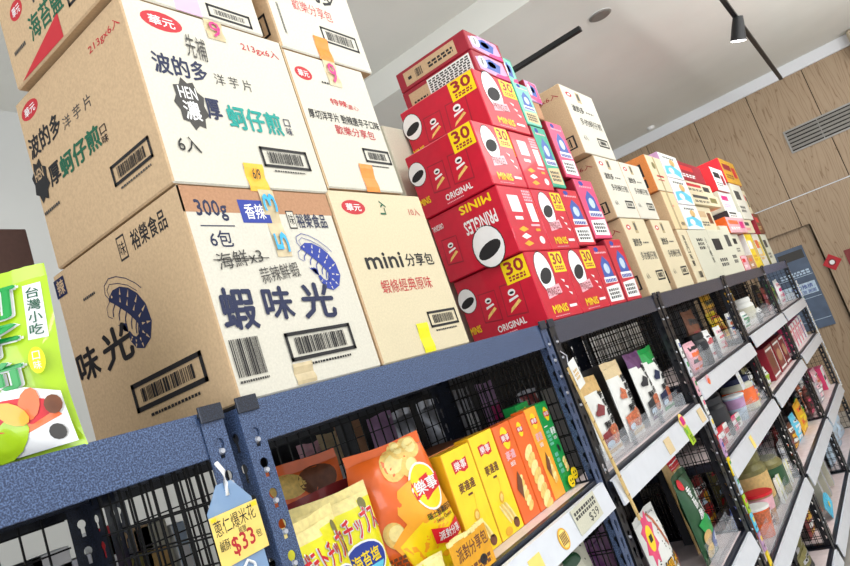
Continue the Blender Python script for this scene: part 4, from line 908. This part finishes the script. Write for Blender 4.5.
# ---------------------------------------------------------------- second rack: cookie pouches
D2 = 1.151
g = G(); g.box(2.0, 3.04, .13, .134, D2 + .001, 1.445, 'black'); g.box(2.0, 3.04, .134, .30, D2 + .001, D2 + .005, 'black'); g.box(2.0, 2.004, .134, .30, D2 + .005, 1.40, 'black'); g.box(3.036, 3.04, .134, .30, D2 + .005, 1.40, 'black')
g.v = [(x - 2.52, y - .13, z - D2) for x, y, z in g.v]; tag(g.build('display_tray', loc=(2.52, .13, D2)), 'tall black display tray behind the four cookie pouches', 'tray')
def cookie(topm, fruit):
    def f(s):
        s.vtext('餅乾曲奇', .55, .36, .86, .80, 'ink', .05, .014); s.text('薄酥', .28, .34, .56, .42, 'ink', .05)
        s.poly([(.15, .52), (.3, .66), (.5, .6), (.4, .5)], fruit); s.oval(.25, .55, .12, .04, fruit, 10); s.up(); s.oval(.62, .24, .3, .12, 'meat', 16); s.up()
        for k in range(6): s.oval(.65 + .15 * math.cos(k), .22 + .055 * math.sin(k), .035, .012, 'brown' if k % 2 else 'kraft_pale', 8)
        s.poly([(.08, .3), (.4, .34), (.42, .14), (.1, .1)], fruit); s.up(); s.oval(.26, .16, .13, .04, 'pale_blue'); s.rect(.1, .05, .9, .1, topm)
    return f
GC = 'tall white cookie pouches'
for i, (u, v, m, fr, lb) in enumerate([(585, 378, 'tan', 'deep_red', 'white cookie pouch with a tan top, partly behind the hanging bamboo strip'), (608, 362, 'kraft_pale', 'meat', 'white cookie pouch with a cream top, left of the purple topped one'),
                                   (630, 353, 'violet', 'charcoal', 'white cookie pouch with a purple top'), (650, 345, 'green', 'ink_navy', 'white cookie pouch with a green top')]):
    x, z = at(u, v, .09)
    pouch('cookie_pouch', lb, 'snack pouch', x, .083, D2 + .001, .182, z - D2, .045, 'paper', prints=cookie(m, fr), seed=50 + i, lean=-.03, bands=[(.83, m)], seal=m, group=GC, wr=.003)
for i in range(3):
    acrylic_bin(('left', 'middle', 'right')[i] + ' clear bin edge before the cookie pouches', 2.03 + .335 * i, 2.36 + .335 * i, .028, .05, D2 + .001, .055, 'clear bin edges before the cookie pouches')
t = thing('price_card', 'pink and lime price tag clipped on the second rail', 'price tag', (2.745, -.0215, 1.115), (-.13, -.05, 0))
g = G(); vs, fs = spline_sheet([(.033 * math.cos(a) * (1 + .08 * math.cos(4 * a)), .028 * math.sin(a) * (1 + .08 * math.cos(4 * a))) for a in [k * PI / 10 for k in range(20)]], [])
g.add([(a, 0, b + .02) for a, b in vs], fs, 'card_yellow'); g.add([(a, .001, b + .02) for a, b in vs], [f[::-1] for f in fs], 'card_yellow'); g.build('badge', t)
g = G(); g.box(-.02, .02, -.002, -.001, .004, .036, 'magenta', .0005); g.build('pink_patch', t)
g = G(); g.box(-.028, .03, .0, .001, -.075, -.005, 'lime', .0003); s = S(g, (-.028, 0, -.075), (1, 0, 0), (0, 0, 1), .058, .07); s.text('新', .1, .6, .45, .95, 'green', .02); s.text('85', .35, .1, .8, .5, 'ink', 0); g.build('card', t)
rail_card('price_card', 'faded beige card at the right end of the second rail', 'price tag', 3.0, 1.10, .07, .055, 'kraft_pale', rot=(-.13, 0, 0)); rail_card('price_card', 'faded beige card at the left part of the second rail', 'price tag', 2.50, 1.10, .07, .055, 'kraft_pale', rot=(-.13, 0, 0))
# bamboo strip
t = thing('bamboo_strip', 'long bamboo strip with a white card hanging on the black post', 'hanging strip', (1.915, -.03, 1.49), (0, -.20, 0))
g = G(); g.box(-.007, .007, 0, .006, -.50, .0, 'bamboo', .001)
for k in range(8): g.box(-.0072, .0072, -.0003, .0, -.06 * (k + 1), -.06 * (k + 1) + .003, 'brown')
g.build('strip', t)
g = G(); g.box(-.004, .052, -.003, -.002, -.075, .012, 'paper', .0005); s = S(g, (-.004, -.003, -.075), (1, 0, 0), (0, 0, 1), .056, .087); s.scrib(.2, .3, .8, .7, 'tan', 2, 3, 3); g.build('card', t)
g = G(); g.tube([(.015, .004, .01), (.02, 0, .03), (.012, .01, .05)], .0018, 'silver', 6); g.build('hook', t)
t = thing('star_tag', 'pink and yellow starburst price tag on the post below the bamboo strip', 'price tag', (2.055, -.02, .93))
g = G(); vs, fs = spline_sheet([((.055 if k % 2 else .035) * math.cos(k * PI / 8), (.085 if k % 2 else .06) * math.sin(k * PI / 8)) for k in range(16)], [])
g.add([(a, 0, b) for a, b in vs], fs, 'pink'); g.add([(a, .0015, b) for a, b in vs], [f[::-1] for f in fs], 'pink'); g.build('burst', t)
g = G(); g.lathe([(.026, 0), (.026, .001)], 'yellow', 16); g.v = [(x, -z, y * 1.5) for x, y, z in g.v]; g.box(-.012, .012, -.002, -.0012, -.01, .01, 'ink'); g.build('centre', t)
# second rack, middle shelf
D22 = .601
def popcorn(s):
    flecks(s, 14); s.poly([(.55, .95), (.62, .95), (.72, .72), (.8, .6), (.66, .58), (.62, .72)], 'meat'); s.up(); s.text('爆米', .25, .38, .75, .52, 'ink', .06, .15); s.up(); s.text('爆米', .26, .39, .74, .51, 'gold', .02, .15)
    s.text('CORN', .35, .24, .85, .33, 'ink', .04); s.text('KERNEL', .3, .14, .85, .22, 'ink', .04); s.poly([(.75, .5), (.9, .52), (.95, .35), (.82, .33)], 'red'); s.poly([(.8, .3), (.95, .33), (.95, .1), (.78, .1)], 'chip'); s.poly([(.35, .02), (.65, .02), (.7, .12), (.4, .12)], 'sky')
def greenbag(s):
    s.vtext('香酥脆', .30, .45, .52, .82, 'white', .04); s.vtext('海苔', .58, .48, .74, .78, 'paper', .02); s.oval(.2, .88, .12, .06, 'red'); s.up(); s.poly([(.15, .42), (.5, .5), (.8, .42), (.75, .25), (.3, .28)], 'green'); s.up()
    s.oval(.35, .25, .2, .08, 'tan'); s.up(); s.oval(.7, .18, .14, .1, 'blue'); s.up(); s.oval(.72, .2, .08, .05, 'white'); s.poly([(.6, .4), (.9, .3), (.95, .36), (.66, .46)], 'sky'); s.oval(.3, .12, .2, .07, 'chip')
def jerky(s):
    s.rect(.28, .80, .95, .93, 'red'); s.up(); s.rect(.28, .86, .95, .87, 'white'); s.rect(.28, .82, .95, .823, 'white')
    s.poly([(.3, .78), (.92, .78), (.95, .3), (.85, .1), (.5, .08), (.34, .25)], 'white'); s.up(); s.poly([(.34, .76), (.90, .76), (.92, .3), (.82, .12), (.52, .1), (.38, .26)], 'meat'); s.up()
    r = random.Random(8)
    for k in range(26):
        a, b = r.uniform(.4, .82), r.uniform(.14, .7); s.poly([(a, b), (a + .09, b - .05), (a + .11, b - .04), (a + .03, b + .02)], ('brown', 'kraft_red', 'deep_red', 'chip')[k % 4])
    s.up(); s.poly([(.72, .55), (.97, .56), (.97, .26), (.85, .22), (.74, .36)], 'ink'); s.up(); s.poly([(.75, .54), (.97, .55), (.97, .28), (.86, .24), (.77, .37)], 'paper'); s.up(); s.vtext('香烤魷魚', .82, .29, .93, .52, 'ink', .03)
x, z = at(656, 540, .09)
pouch('snack_pouch', 'white corn snack bag with gold characters and a dangling brown spoon print', 'snack pouch', x, .09, D22, .225, .335, .07, 'paper', prints=popcorn, seed=61, lean=-.04)
x, z = at(693, 515, .09)
pouch('snack_pouch', 'dark green snack bag with white characters beside the corn bag', 'snack pouch', x, .075, D22, .20, .345, .06, 'dark_green', prints=greenbag, seed=62, lean=-.04)
x, z = at(707, 490, .10)
pouch('snack_pouch', 'tall kraft pouch with a red top and a window of dried meat', 'snack pouch', x, .145, D22, .215, .40, .05, 'tan', prints=jerky, seed=63, lean=-.05)
acrylic_bin('clear bin in front of the dried meat pouch', 2.66, 3.04, .024, .048, D22, .07)
pack('snack_packet', 'dim round faced packet beside the dried meat pouch near the post', 'packet', 3.02, .2, D22, .1, .34, .04, 'charcoal', fr=lambda F: (F.oval(.5, .8, .35, .1, 'brown'), F.oval(.5, .5, .3, .08, 'kraft_pale')))
pouch('snack_pouch', 'violet pouch at the back of the middle shelf behind the green bag', 'snack pouch', 2.3, .28, D22, .2, .3, .06, 'violet', seed=65)

def strip(label, pts, w=.03, y=-.012):
    """a chain of small printed packets hung on one cord"""
    t = thing('hanging_strip', label, 'hanging strip', (pts[0][0], y, pts[0][1]))
    g = G(); g.tube([(p[0] - pts[0][0], .004, p[1] - pts[0][1]) for p in pts], .0012, 'white', 5); g.build('cord', t)
    rr = random.Random(len(pts) * 7)
    (xa, za), (xb, zb) = pts[0][:2], pts[-1][:2]; n = int(abs(za - zb) / .075)
    for k in range(n):
        f0, f1 = k / n, (k + .93) / n; x = xa + (xb - xa) * (f0 + f1) / 2 - pts[0][0]; z0 = (za + (zb - za) * f0) - pts[0][1]; z1 = (za + (zb - za) * f1) - pts[0][1]
        m = pts[0][2][k % len(pts[0][2])]
        g = G(); g.box(x - w / 2, x + w / 2, -.004, .003, z1, z0, m, .0015); s = S(g, (x - w / 2, -.004, z1), (1, 0, 0), (0, 0, 1), w, z0 - z1)
        s.rect(.15, .55, .85, .8, rr.choice(['blue', 'pink', 'yellow', 'white', 'green'])); s.scrib(.15, .2, .8, .4, 'ink_soft', k, 3); g.build('packet', t)
strip('narrow hanging strip of white and lilac packets on the post right of the cookie pouches', [(3.10, 1.42, ['paper', 'rail_white', 'pale_pink']), (3.14, .98)])
strip('narrow hanging strip of yellow and blue packets, below the white and lilac one', [(3.15, .96, ['lilac', 'yellow', 'pale_blue', 'lime', 'sky']), (3.17, .30)], .034)
strip('narrow hanging strip of white packets on the outermost post', [(7.56, 1.42, ['paper', 'white', 'rail_white']), (7.60, .35)], .06)

# ---------------------------------------------------------------- far racks: small goods
def dots(cols, seed=1):
    def f(s):
        r = random.Random(seed)
        for k in range(4):
            b = .12 + .2 * k; s.poly([(.12, b), (.88, b + r.uniform(-.03, .03)), (.86, b + r.uniform(.06, .16)), (.14, b + r.uniform(.06, .16))], cols[k % len(cols)])
        s.up(); s.oval(.5, r.uniform(.3, .7), .2, .1, cols[0]); s.up(); s.scrib(.25, .75, .75, .82, 'ink', seed, 3)
    return f
LV = {}
def P_(name, cat, label, u, v, dz, w, h, base, cols, seed, y=.1, t=.06, **k):
    x, z = at(u, v, y)
    for xa, xb in (B0, B1, B2, B3, B4, B5):
        if xa - .02 <= x <= xb + .02 or (xb == B5[1] and x > xb): x = max(xa + .05 + w / 2, min(xb - .05 - w / 2, x)); dz = LV.get((xa, dz), dz); break
    pouch(name, label, cat, x, y, dz, w, h, t, base, prints=dots(cols, seed), seed=seed, NA=8, NB=12, **k)
L31, L32, L33, L34 = 1.226, .876, .401, -.019
LV = {(B4[0], 1.226): 1.256, (B5[0], 1.226): 1.256, (B5[0], .876): .901, (B3[0], 1.256): 1.226}
P_('snack_pouch', 'snack pouch', 'dark brown snack bag on the upper shelf at the left of the bin rack', 690, 322, L31, .24, .29, 'brown', ['deep_red', 'charcoal'], 71, y=.14)
P_('snack_pouch', 'snack pouch', 'golden snack bag at the back of the bin rack, left of the post', 708, 306, L31, .30, .33, 'gold', ['brown', 'olive'], 72, y=.24)
P_('snack_pouch', 'snack pouch', 'yellow and green snack bag at the back near the rack post', 728, 296, L31, .30, .33, 'gold', ['olive', 'yellow'], 73, y=.26)
P_('snack_pouch', 'snack pouch', 'bright yellow bag over the red striped packet', 713, 318, L31, .30, .20, 'yellow', ['gold', 'orange'], 74, y=.16, lean=-.2)
P_('snack_pouch', 'snack pouch', 'orange printed bag low at the left of the bin rack', 690, 350, L31, .20, .15, 'pale_pink', ['orange', 'ink'], 75, y=.05)
jar('snack_jar', 'black labelled tub below the dark brown bag', 'tub', 3.70, .075, L31, .055, .165, 'charcoal', 'black', 'charcoal')
P_('snack_packet', 'packet', 'red and white striped packet in the acrylic bin', 706, 337, L31, .17, .16, 'white', ['red', 'white'], 76, y=.08, t=.04)
P_('snack_packet', 'packet', 'pale packet with a red corner in the acrylic bin', 718, 333, L31, .17, .15, 'paper', ['red', 'pale_pink'], 77, y=.08, t=.04)
P_('snack_packet', 'packet', 'white packet with an orange and blue mark next to the post', 730, 327, L31, .17, .16, 'paper', ['orange', 'blue'], 78, y=.09, t=.04)
acrylic_bin('clear acrylic bin at the left on the upper shelf of the bin rack', 3.34, 3.86, .012, .045, L31, .085)
acrylic_bin('clear acrylic bin right of the other one on the upper shelf', 3.88, 4.46, .012, .045, L31, .085)
rail_card('price_card', 'white tag hanging down from the upper price rail of the bin rack', 'price tag', 3.86, 1.11, .075, .13, 'rail_white', lambda F: (F.rect(.1, .85, .9, .95, 'mint'), F.scrib(.2, .2, .8, .6, 'grey_card', 2, 3, 3)), rot=(-.05, -.1, 0))
g = G(); g.lathe([(.0, 0), (.033, .002)], 'pale_pink', 14); g.lathe([(.015, .002), (.015, .005)], 'orange', 10); g.v = [(x, -z, y) for x, y, z in g.v]
tag(g.build('round_sticker', loc=(3.31, -.0165, 1.19)), 'round orange and pink sticker at the left end of the upper bin rack rail', 'sticker')
# rack before last, upper
U4 = 1.256
P_('snack_packet', 'packet', 'white packet with a green stripe behind the slotted clear bin', 745, 322, U4, .24, .12, 'white', ['green', 'mint'], 81, y=.10)
jar('snack_tub', 'white round tub with a dark face-like print on the second last rack', 'tub', 5.45, .14, U4, .085, .20, 'paper', 'paper', 'grey_card')
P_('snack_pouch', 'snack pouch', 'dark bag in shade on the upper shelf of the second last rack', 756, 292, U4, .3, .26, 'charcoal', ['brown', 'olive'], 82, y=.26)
P_('snack_pouch', 'snack pouch', 'dark red bag at the right on the upper shelf of the second last rack', 767, 300, U4, .22, .22, 'deep_red', ['pale_pink', 'brown'], 83, y=.14)
P_('snack_packet', 'packet', 'white and black round packet on the second last rack', 758, 313, U4, .2, .10, 'paper', ['ink', 'white'], 84, y=.08)
acrylic_bin('slotted clear acrylic bin at the left of the second last rack', 4.68, 5.3, .012, .045, U4, .08)
acrylic_bin('clear acrylic bin at the right of the second last rack', 5.33, 5.95, .012, .045, U4, .08)
P_('snack_pouch', 'snack pouch', 'pink and white pouch on the upper shelf of the last rack', 778, 290, U4, .24, .24, 'white', ['magenta', 'pale_pink'], 85, y=.10)
P_('snack_pouch', 'snack pouch', 'green leaf printed pouch on the upper shelf of the last rack', 786, 282, U4, .28, .27, 'green', ['lime', 'dark_green'], 86, y=.2)
P_('snack_pouch', 'snack pouch', 'grey pouch at the left on the upper shelf of the last rack', 772, 280, U4, .26, .27, 'silver', ['white', 'grey_card'], 87, y=.24)
acrylic_bin('clear acrylic bin on the last rack', 6.2, 7.3, .012, .045, U4, .08)
# middle shelves
jar('snack_tub', 'black tub on the middle shelf of the bin rack, left', 'tub', 3.62, .12, L32, .085, .2, 'charcoal', 'charcoal')
jar('snack_tub', 'dark grey tub behind the black one on the middle shelf', 'tub', 3.86, .19, L32, .085, .24, 'charcoal', 'silver')
P_('snack_pouch', 'snack pouch', 'black bag standing behind the blue lidded tub', 736, 362, L32, .24, .27, 'charcoal', ['ink_navy', 'charcoal'], 91, y=.2)
jar('snack_tub', 'blue lidded tub with an orange label', 'tub', 4.24, .10, L32, .09, .19, 'grey_card', 'ink_navy', 'orange')
jar('snack_tub', 'small lilac white tub on the middle shelf of the bin rack', 'tub', 3.98, .075, L32, .055, .135, 'pale_blue', 'white', 'lilac', cup=True)
P_('snack_packet', 'packet', 'blue packet with a red label beside the rack post, middle shelf', 750, 382, L32, .13, .13, 'pale_blue', ['orange', 'blue'], 92, y=.05, t=.03)
P_('snack_packet', 'packet', 'pink and cream packet in the middle shelf bin', 760, 405, L32, .15, .09, 'pale_pink', ['yellow', 'pink'], 93, y=.045, t=.03)
for i, (x, m, c, lb) in enumerate(((3.42, 'red', 'white', 'red packet at the left end of the middle shelf of the bin rack'), (3.56, 'paper', 'red', 'white packet with red print, middle shelf'), (3.70, 'pink', 'white', 'rose packet with a white band, middle shelf'), (3.80, 'paper', 'green', 'white packet with green print, middle shelf'))):
    pack('snack_packet', lb, 'packet', x, .05, L32, .11, .085 - .006 * i, .012, m, 'red', fr=lambda F, c=c: (F.rect(.1, .4, .9, .7, c), F.oval(.5, .25, .2, .12, 'deep_red')), group='small packets lined up on the middle shelf', yaw=-.1)
rail_card('price_card', 'small yellow note before the red packets on the middle shelf', 'price tag', 3.62, .825, .05, .06, 'card_yellow', rot=(-.13, 0, 0))
acrylic_bin('clear bin holding the small packets on the middle shelf', 3.34, 4.46, .012, .03, L32, .06)
for i, (x, z0, lb) in enumerate(((5.28, 0, 'wide red and brown tin on the middle shelf of the second last rack'), (5.62, 0, 'red tin with a white frame next to the wide one'), (5.90, 0, 'crimson tin against the post, middle shelf of the second last rack'))):
    pack('biscuit_tin', lb, 'tin', x, .05, L32, .29 if i < 2 else .22, .225, .12, 'deep_red', 'dark_red', fr=lambda F, i=i: (F.rect(.06, .08, .94, .14, 'white'), F.rect(.06, .86, .94, .92, 'paper'), F.rect(.86, .1, .92, .9, 'paper'), F.oval(.45, .5, .3, .2, 'kraft_red' if i else 'brown')), group='red tins')
P_('snack_packet', 'packet', 'white packet with a lime stripe leaning at the left of the red tins', 768, 388, L32, .26, .13, 'paper', ['lime', 'white'], 94, y=.07)
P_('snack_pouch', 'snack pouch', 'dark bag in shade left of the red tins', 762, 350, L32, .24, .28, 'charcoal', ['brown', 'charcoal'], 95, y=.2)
for i in range(5):
    pack('wafer_box', ('leftmost', 'second', 'third', 'fourth', 'rightmost')[i] + ' of five upright pink and white boxes on the last rack', 'box', 6.48 + .19 * i, .05, .901, .175, .2 + .004 * i, .12, 'white', 'pink', fr=lambda F, i=i: (F.rect(.05, .05, .28, .95, 'pink' if i < 4 else 'ink_blue'), F.rect(.4, .3, .9, .6, 'pale_pink'), F.oval(.6, .75, .2, .06, 'red')), group='pink and white boxes')
P_('snack_pouch', 'snack pouch', 'black bag behind the pink and white boxes', 795, 318, .901, .3, .3, 'black', ['charcoal', 'brown'], 96, y=.26)
# lower shelves
jar('snack_jar', 'big clear jar of olive snacks on the lower shelf of the bin rack', 'jar', 3.98, .17, L33, .115, .30, 'olive', 'olive', 'tan')
jar('snack_jar', 'clear jar of green sweets right of the big olive one', 'jar', 4.215, .12, L33, .1, .24, 'olive', 'acrylic', 'dark_green')
jar('snack_jar', 'brown jar under the price rail next to the post', 'jar', 4.38, .33, L33, .08, .3, 'brown', 'red')
jar('snack_tub', 'red lidded cup in front of the olive jar', 'cup', 3.72, .08, L33, .07, .16, 'kraft_red', 'red', 'pale_pink', cup=True)
jar('snack_tub', 'orange cup with a white lid on the lower shelf', 'cup', 3.56, .07, L33, .06, .14, 'orange', 'paper', 'meat', cup=True)
for i in range(6):
    pack('snack_stick_pack', ('first', 'second', 'third', 'fourth', 'fifth', 'sixth')[i] + ' from the left of the yellow and white stick packs', 'packet', 4.05 + .075 * i, .04, L33, .062, .125, .02, 'lemon', 'white', fr=lambda F: (F.rect(.1, .5, .9, .62, 'white'), F.rect(.1, .1, .9, .3, 'olive')), yaw=.15, group='yellow and white stick packs')
P_('snack_packet', 'packet', 'brown and white packet behind the lower bin wall', 765, 508, L33, .18, .12, 'paper', ['brown', 'orange'], 101, y=.045, t=.03)
P_('snack_packet', 'packet', 'red knotted packet high beside the post on the lower shelf', 776, 436, L33, .12, .20, 'deep_red', ['red', 'white'], 102, y=.16)
P_('snack_packet', 'packet', 'white packet with a green corner beside the lower post', 788, 450, L33, .15, .15, 'paper', ['green', 'orange'], 103, y=.10)
acrylic_bin('long clear bin along the lower shelf of the bin rack', 3.34, 4.48, .01, .028, L33, .075)
P_('snack_pouch', 'snack pouch', 'bright yellow and orange bag on the lower shelf of the second last rack', 802, 420, L33, .3, .22, 'gold', ['yellow', 'orange'], 104, y=.10)
P_('snack_pouch', 'snack pouch', 'dark red bag beside the bright yellow one', 813, 418, L33, .26, .22, 'deep_red', ['pink', 'charcoal'], 105, y=.10)
P_('snack_pouch', 'snack pouch', 'blue and silver bag behind the dark red one', 812, 402, L33, .3, .28, 'pale_blue', ['blue', 'silver'], 106, y=.2)
P_('snack_pouch', 'snack pouch', 'navy bag at the left on the lower shelf of the second last rack', 795, 400, L33, .3, .3, 'ink_navy', ['blue', 'charcoal'], 107, y=.26)
pack('drink_carton', 'white and pink carton on the lower shelf of the last rack', 'carton', 7.375, .06, L33, .22, .2, .15, 'white', 'pink', fr=lambda F: (F.rect(.7, .1, .9, .9, 'pink'), F.rect(.1, .4, .6, .6, 'ink_soft')))
P_('snack_pouch', 'snack pouch', 'pale pink bag on the lower shelf of the last rack', 815, 378, L33, .28, .24, 'pale_pink', ['meat', 'white'], 108, y=.10)
P_('snack_pouch', 'snack pouch', 'white frosted bag at the left on the lower shelf of the last rack', 819, 392, L33, .28, .17, 'clear_bag', ['white', 'pale_pink'], 109, y=.07)
P_('snack_pouch', 'snack pouch', 'blue bag at the back on the lower shelf of the last rack', 818, 360, L33, .3, .29, 'blue', ['sky', 'charcoal'], 110, y=.30)
# bottom shelves
P_('snack_pouch', 'snack pouch', 'white bag with orange print on the bottom shelf of the bin rack', 822, 525, L34, .22, .17, 'paper', ['orange', 'pale_blue'], 111, y=.10)
jar('snack_jar', 'yellow capped jar on the bottom shelf', 'jar', 4.40, .22, L34, .08, .24, 'charcoal', 'yellow', 'white')
P_('snack_pouch', 'snack pouch', 'dark clear wrapped bag at the left on the bottom shelf', 795, 545, L34, .3, .26, 'charcoal', ['olive', 'silver'], 112, y=.14)
P_('snack_pouch', 'snack pouch', 'olive bag with shiny film low on the bottom shelf', 805, 562, L34, .26, .18, 'olive', ['charcoal', 'silver'], 113, y=.06)
for i in range(3):
    pack('grey_board', ('left', 'middle', 'right')[i] + ' of three tilted grey boards on the bottom shelf of the second last rack', 'board', 5.20 + .24 * i, .06, L34 + .02, .05, .30, .26, 'silver', 'grey_card', lean=0, roll=-.25, group='tilted grey boards')
g = G(); n = 12
for k in range(n):
    a0, a1 = PI * .15 + PI * .7 * k / n, PI * .15 + PI * .7 * (k + .96) / n
    g.add([(0, 0, 0), (.16 * math.cos(a0), -.002 * (k % 2), .16 * math.sin(a0)), (.16 * math.cos(a1), -.004, .16 * math.sin(a1)), (0, .002, 0), (.16 * math.cos(a0), .003, .16 * math.sin(a0)), (.16 * math.cos(a1), .002, .16 * math.sin(a1))], [(0, 2, 1), (3, 4, 5), (1, 2, 5, 4), (0, 1, 4, 3), (0, 3, 5, 2)], 'sky')
s = S(g, (-.16, -.006, 0), (1, 0, 0), (0, 0, 1), .32, .16); s.oval(.5, .55, .07, .12, 'yellow')
tag(g.build('paper_fan', loc=(5.0, .03, L34), rot=(0, .2, 0)), 'sky blue fan shaped card with a yellow centre on the bottom shelf', 'fan')
P_('snack_packet', 'packet', 'white packet beside the sky blue fan', 828, 487, L34, .16, .16, 'paper', ['silver', 'pale_blue'], 114, y=.12)
for i, (x, w) in enumerate(((6.35, .34), (6.72, .34), (7.08, .3))):
    pouch('clear_bag', ('left', 'middle', 'right')[i] + ' of three clear crinkled bags on the bottom shelf of the last rack', 'bag', x, .12, L34, w, .30, .14, 'pale_blue', seed=120 + i, prints=lambda s: (s.scrib(.2, .3, .8, .6, 'silver', 3, 4, 4),), NA=10, NB=14, wr=.012, group='clear crinkled bags')
# fill the deeper rows of the far racks
fill = [(B3, L32, 'middle shelf of the bin rack', 1, ['violet', 'brown', 'charcoal']), (B3, L33, 'lower shelf of the bin rack', 3, ['brown', 'deep_red', 'olive']), (B3, L34, 'bottom shelf of the bin rack', 4, ['charcoal', 'silver', 'brown', 'ink_navy']),
        (B4, L33, 'lower shelf of the second last rack', 4, ['ink_navy', 'brown', 'silver', 'violet']), (B4, L34, 'bottom shelf of the second last rack', 4, ['charcoal', 'brown', 'pale_blue', 'black']),
        (B5, L33, 'lower shelf of the last rack', 3, ['ink_navy', 'kraft', 'meat']), (B5, L32, 'middle shelf of the last rack', 2, ['charcoal', 'brown'])]
for (xa, xb), z, wh, n, cs in fill:
    z2 = z if (xb < 6.1 or z != L32) else .901
    for i in range(n):
        wd = .24; x = xa + .2 + (xb - xa - .4) * (i + .5) / n
        pouch('snack_pouch', cs[i].replace('ink_', '').replace('_', ' ') + ' pouch standing in the back row, ' + wh, 'snack pouch', x, .38, z2, wd, .27, .06, cs[i], prints=dots(['paper', 'gold', 'red', 'pale_blue'][i % 4:] + ['white'], i + 5), seed=200 + i, NA=8, NB=10)
for i, (xx, ww, c, cc, nm) in enumerate(((4.72, .2, 'silver', 'white', 'silver'), (4.95, .2, 'paper', 'pink', 'white and pink'), (5.17, .2, 'brown', 'gold', 'brown and gold'), (5.40, .2, 'sky', 'white', 'sky blue'))):
    pouch('snack_pouch', nm + ' pouch in the front row, lower shelf of the second last rack', 'snack pouch', xx + .03, .11, L33, ww, .17 + .02 * (i % 2), .06, c, prints=dots([cc, 'paper'], i + 31), seed=230 + i, NA=8, NB=10)
for i, (xx, c, cc, nm) in enumerate(((6.3, 'ink_navy', 'white', 'navy'), (6.52, 'meat', 'paper', 'tan'), (6.76, 'paper', 'blue', 'white and blue'))):
    pouch('snack_pouch', nm + ' pouch in the front row, lower shelf of the last rack', 'snack pouch', xx, .18, L33, .2, .22, .06, c, prints=dots([cc, 'paper'], i + 41), seed=240 + i, NA=8, NB=10)
for i, (bx, z, x, ww, hh, c, cc, nm) in enumerate(((B4, L34, 4.75, .2, .2, 'deep_red', 'gold', 'dark red'), (B4, L34, 5.9, .18, .2, 'violet', 'white', 'violet'), (B4, L33, 5.92, .16, .2, 'green', 'lime', 'green'),
        (B3, L33, 3.42, .13, .2, 'blue', 'white', 'blue'), (B5, L33, 6.95, .2, .17, 'paper', 'red', 'white and red'), (B4, L32, 4.72, .16, .2, 'olive', 'white', 'olive'), (B5, L32 + .025, 6.28, .18, .2, 'ink_navy', 'pale_blue', 'navy and pale blue'))):
    pouch('snack_pouch', nm + ' pouch in the front row of the ' + {L34: 'bottom', L33: 'lower'}.get(z, 'middle') + ' shelf, ' + {3.12: 'bin rack', 4.56: 'second last rack', 6.09: 'last rack'}[bx[0]], 'snack pouch', x, .13, z, ww, hh, .06, c, prints=dots([cc, 'paper'], i + 61), seed=260 + i, NA=8, NB=10)
# some more in the hidden-side shelves near the frame edge
for i, (x, m, lb) in enumerate(((2.10, 'deep_red', 'dark red bag low under the corn snack rack shelf'), (2.45, 'grey_card', 'grey bag low under the corn snack rack shelf'), (2.82, 'paper', 'white bag low under the dried meat pouch'))):
    pouch('snack_pouch', lb, 'snack pouch', x, .14, .151, .26, .3, .08, m, seed=130 + i, NA=8, NB=12)
# ---------------------------------------------------------------- light, world, camera
def area(name, loc, rot, sx, sy, e, col=(1, 1, 1)):
    l = bpy.data.lights.new(name, 'AREA'); l.shape = 'RECTANGLE'; l.size = sx; l.size_y = sy; l.energy = e; l.color = col
    o = bpy.data.objects.new(name, l); COL.objects.link(o); o.location = loc; o.rotation_euler = rot
area('overhead_fill_light', (1.2, -1.9, 3.9), (.25, 0, 0), 3.5, .8, 32, (1, .985, .96))  # added overhead fill for the carton fronts, no fixture behind it
area('overhead_fill_light', (5.5, -1.9, 3.7), (.25, 0, 0), 4.0, .8, 44, (1, .985, .96))  # added overhead fill for the far racks
area('overhead_fill_light', (4.6, 1.2, 3.6), (0, 0, 0), 6.0, .4, 55, (1, .99, .97))  # added fill over the rear aisle, lights the white slats
area('left_fill_light', (-2.6, -1.6, 1.9), (0, -PI / 2, 0), 2.4, 3.0, 100, (.92, .96, 1))  # added fill from the left to brighten the carton ends
area('ceiling_fill_light', (3.2, -2.9, 2.5), (PI - .35, 0, 0), 7.0, .6, 215, (1, .99, .97))  # added upward fill behind the camera, brightens the ceiling
w = bpy.data.worlds.new('world'); bpy.context.scene.world = w; w.use_nodes = True
bg = w.node_tree.nodes['Background']; bg.inputs[0].default_value = (.95, .975, 1, 1); bg.inputs[1].default_value = 1.1
cd = bpy.data.cameras.new('camera'); cam = bpy.data.objects.new('camera', cd); COL.objects.link(cam)
cd.sensor_width = 36; cd.lens = CF / 850 * 36; cd.clip_start = .02
cam.matrix_world = Matrix(((CR[0][0], -CR[1][0], -CR[2][0], CO[0]), (CR[0][1], -CR[1][1], -CR[2][1], CO[1]), (CR[0][2], -CR[1][2], -CR[2][2], CO[2]), (0, 0, 0, 1)))
sc = bpy.context.scene; sc.camera = cam
for o in list(COL.objects):
    if o.parent is None: o.location.z += LIFT
sc.view_settings.view_transform = 'Standard'; sc.view_settings.look = 'None'; sc.view_settings.exposure = .0; sc.view_settings.gamma = 1
sc.view_settings.use_curve_mapping = False
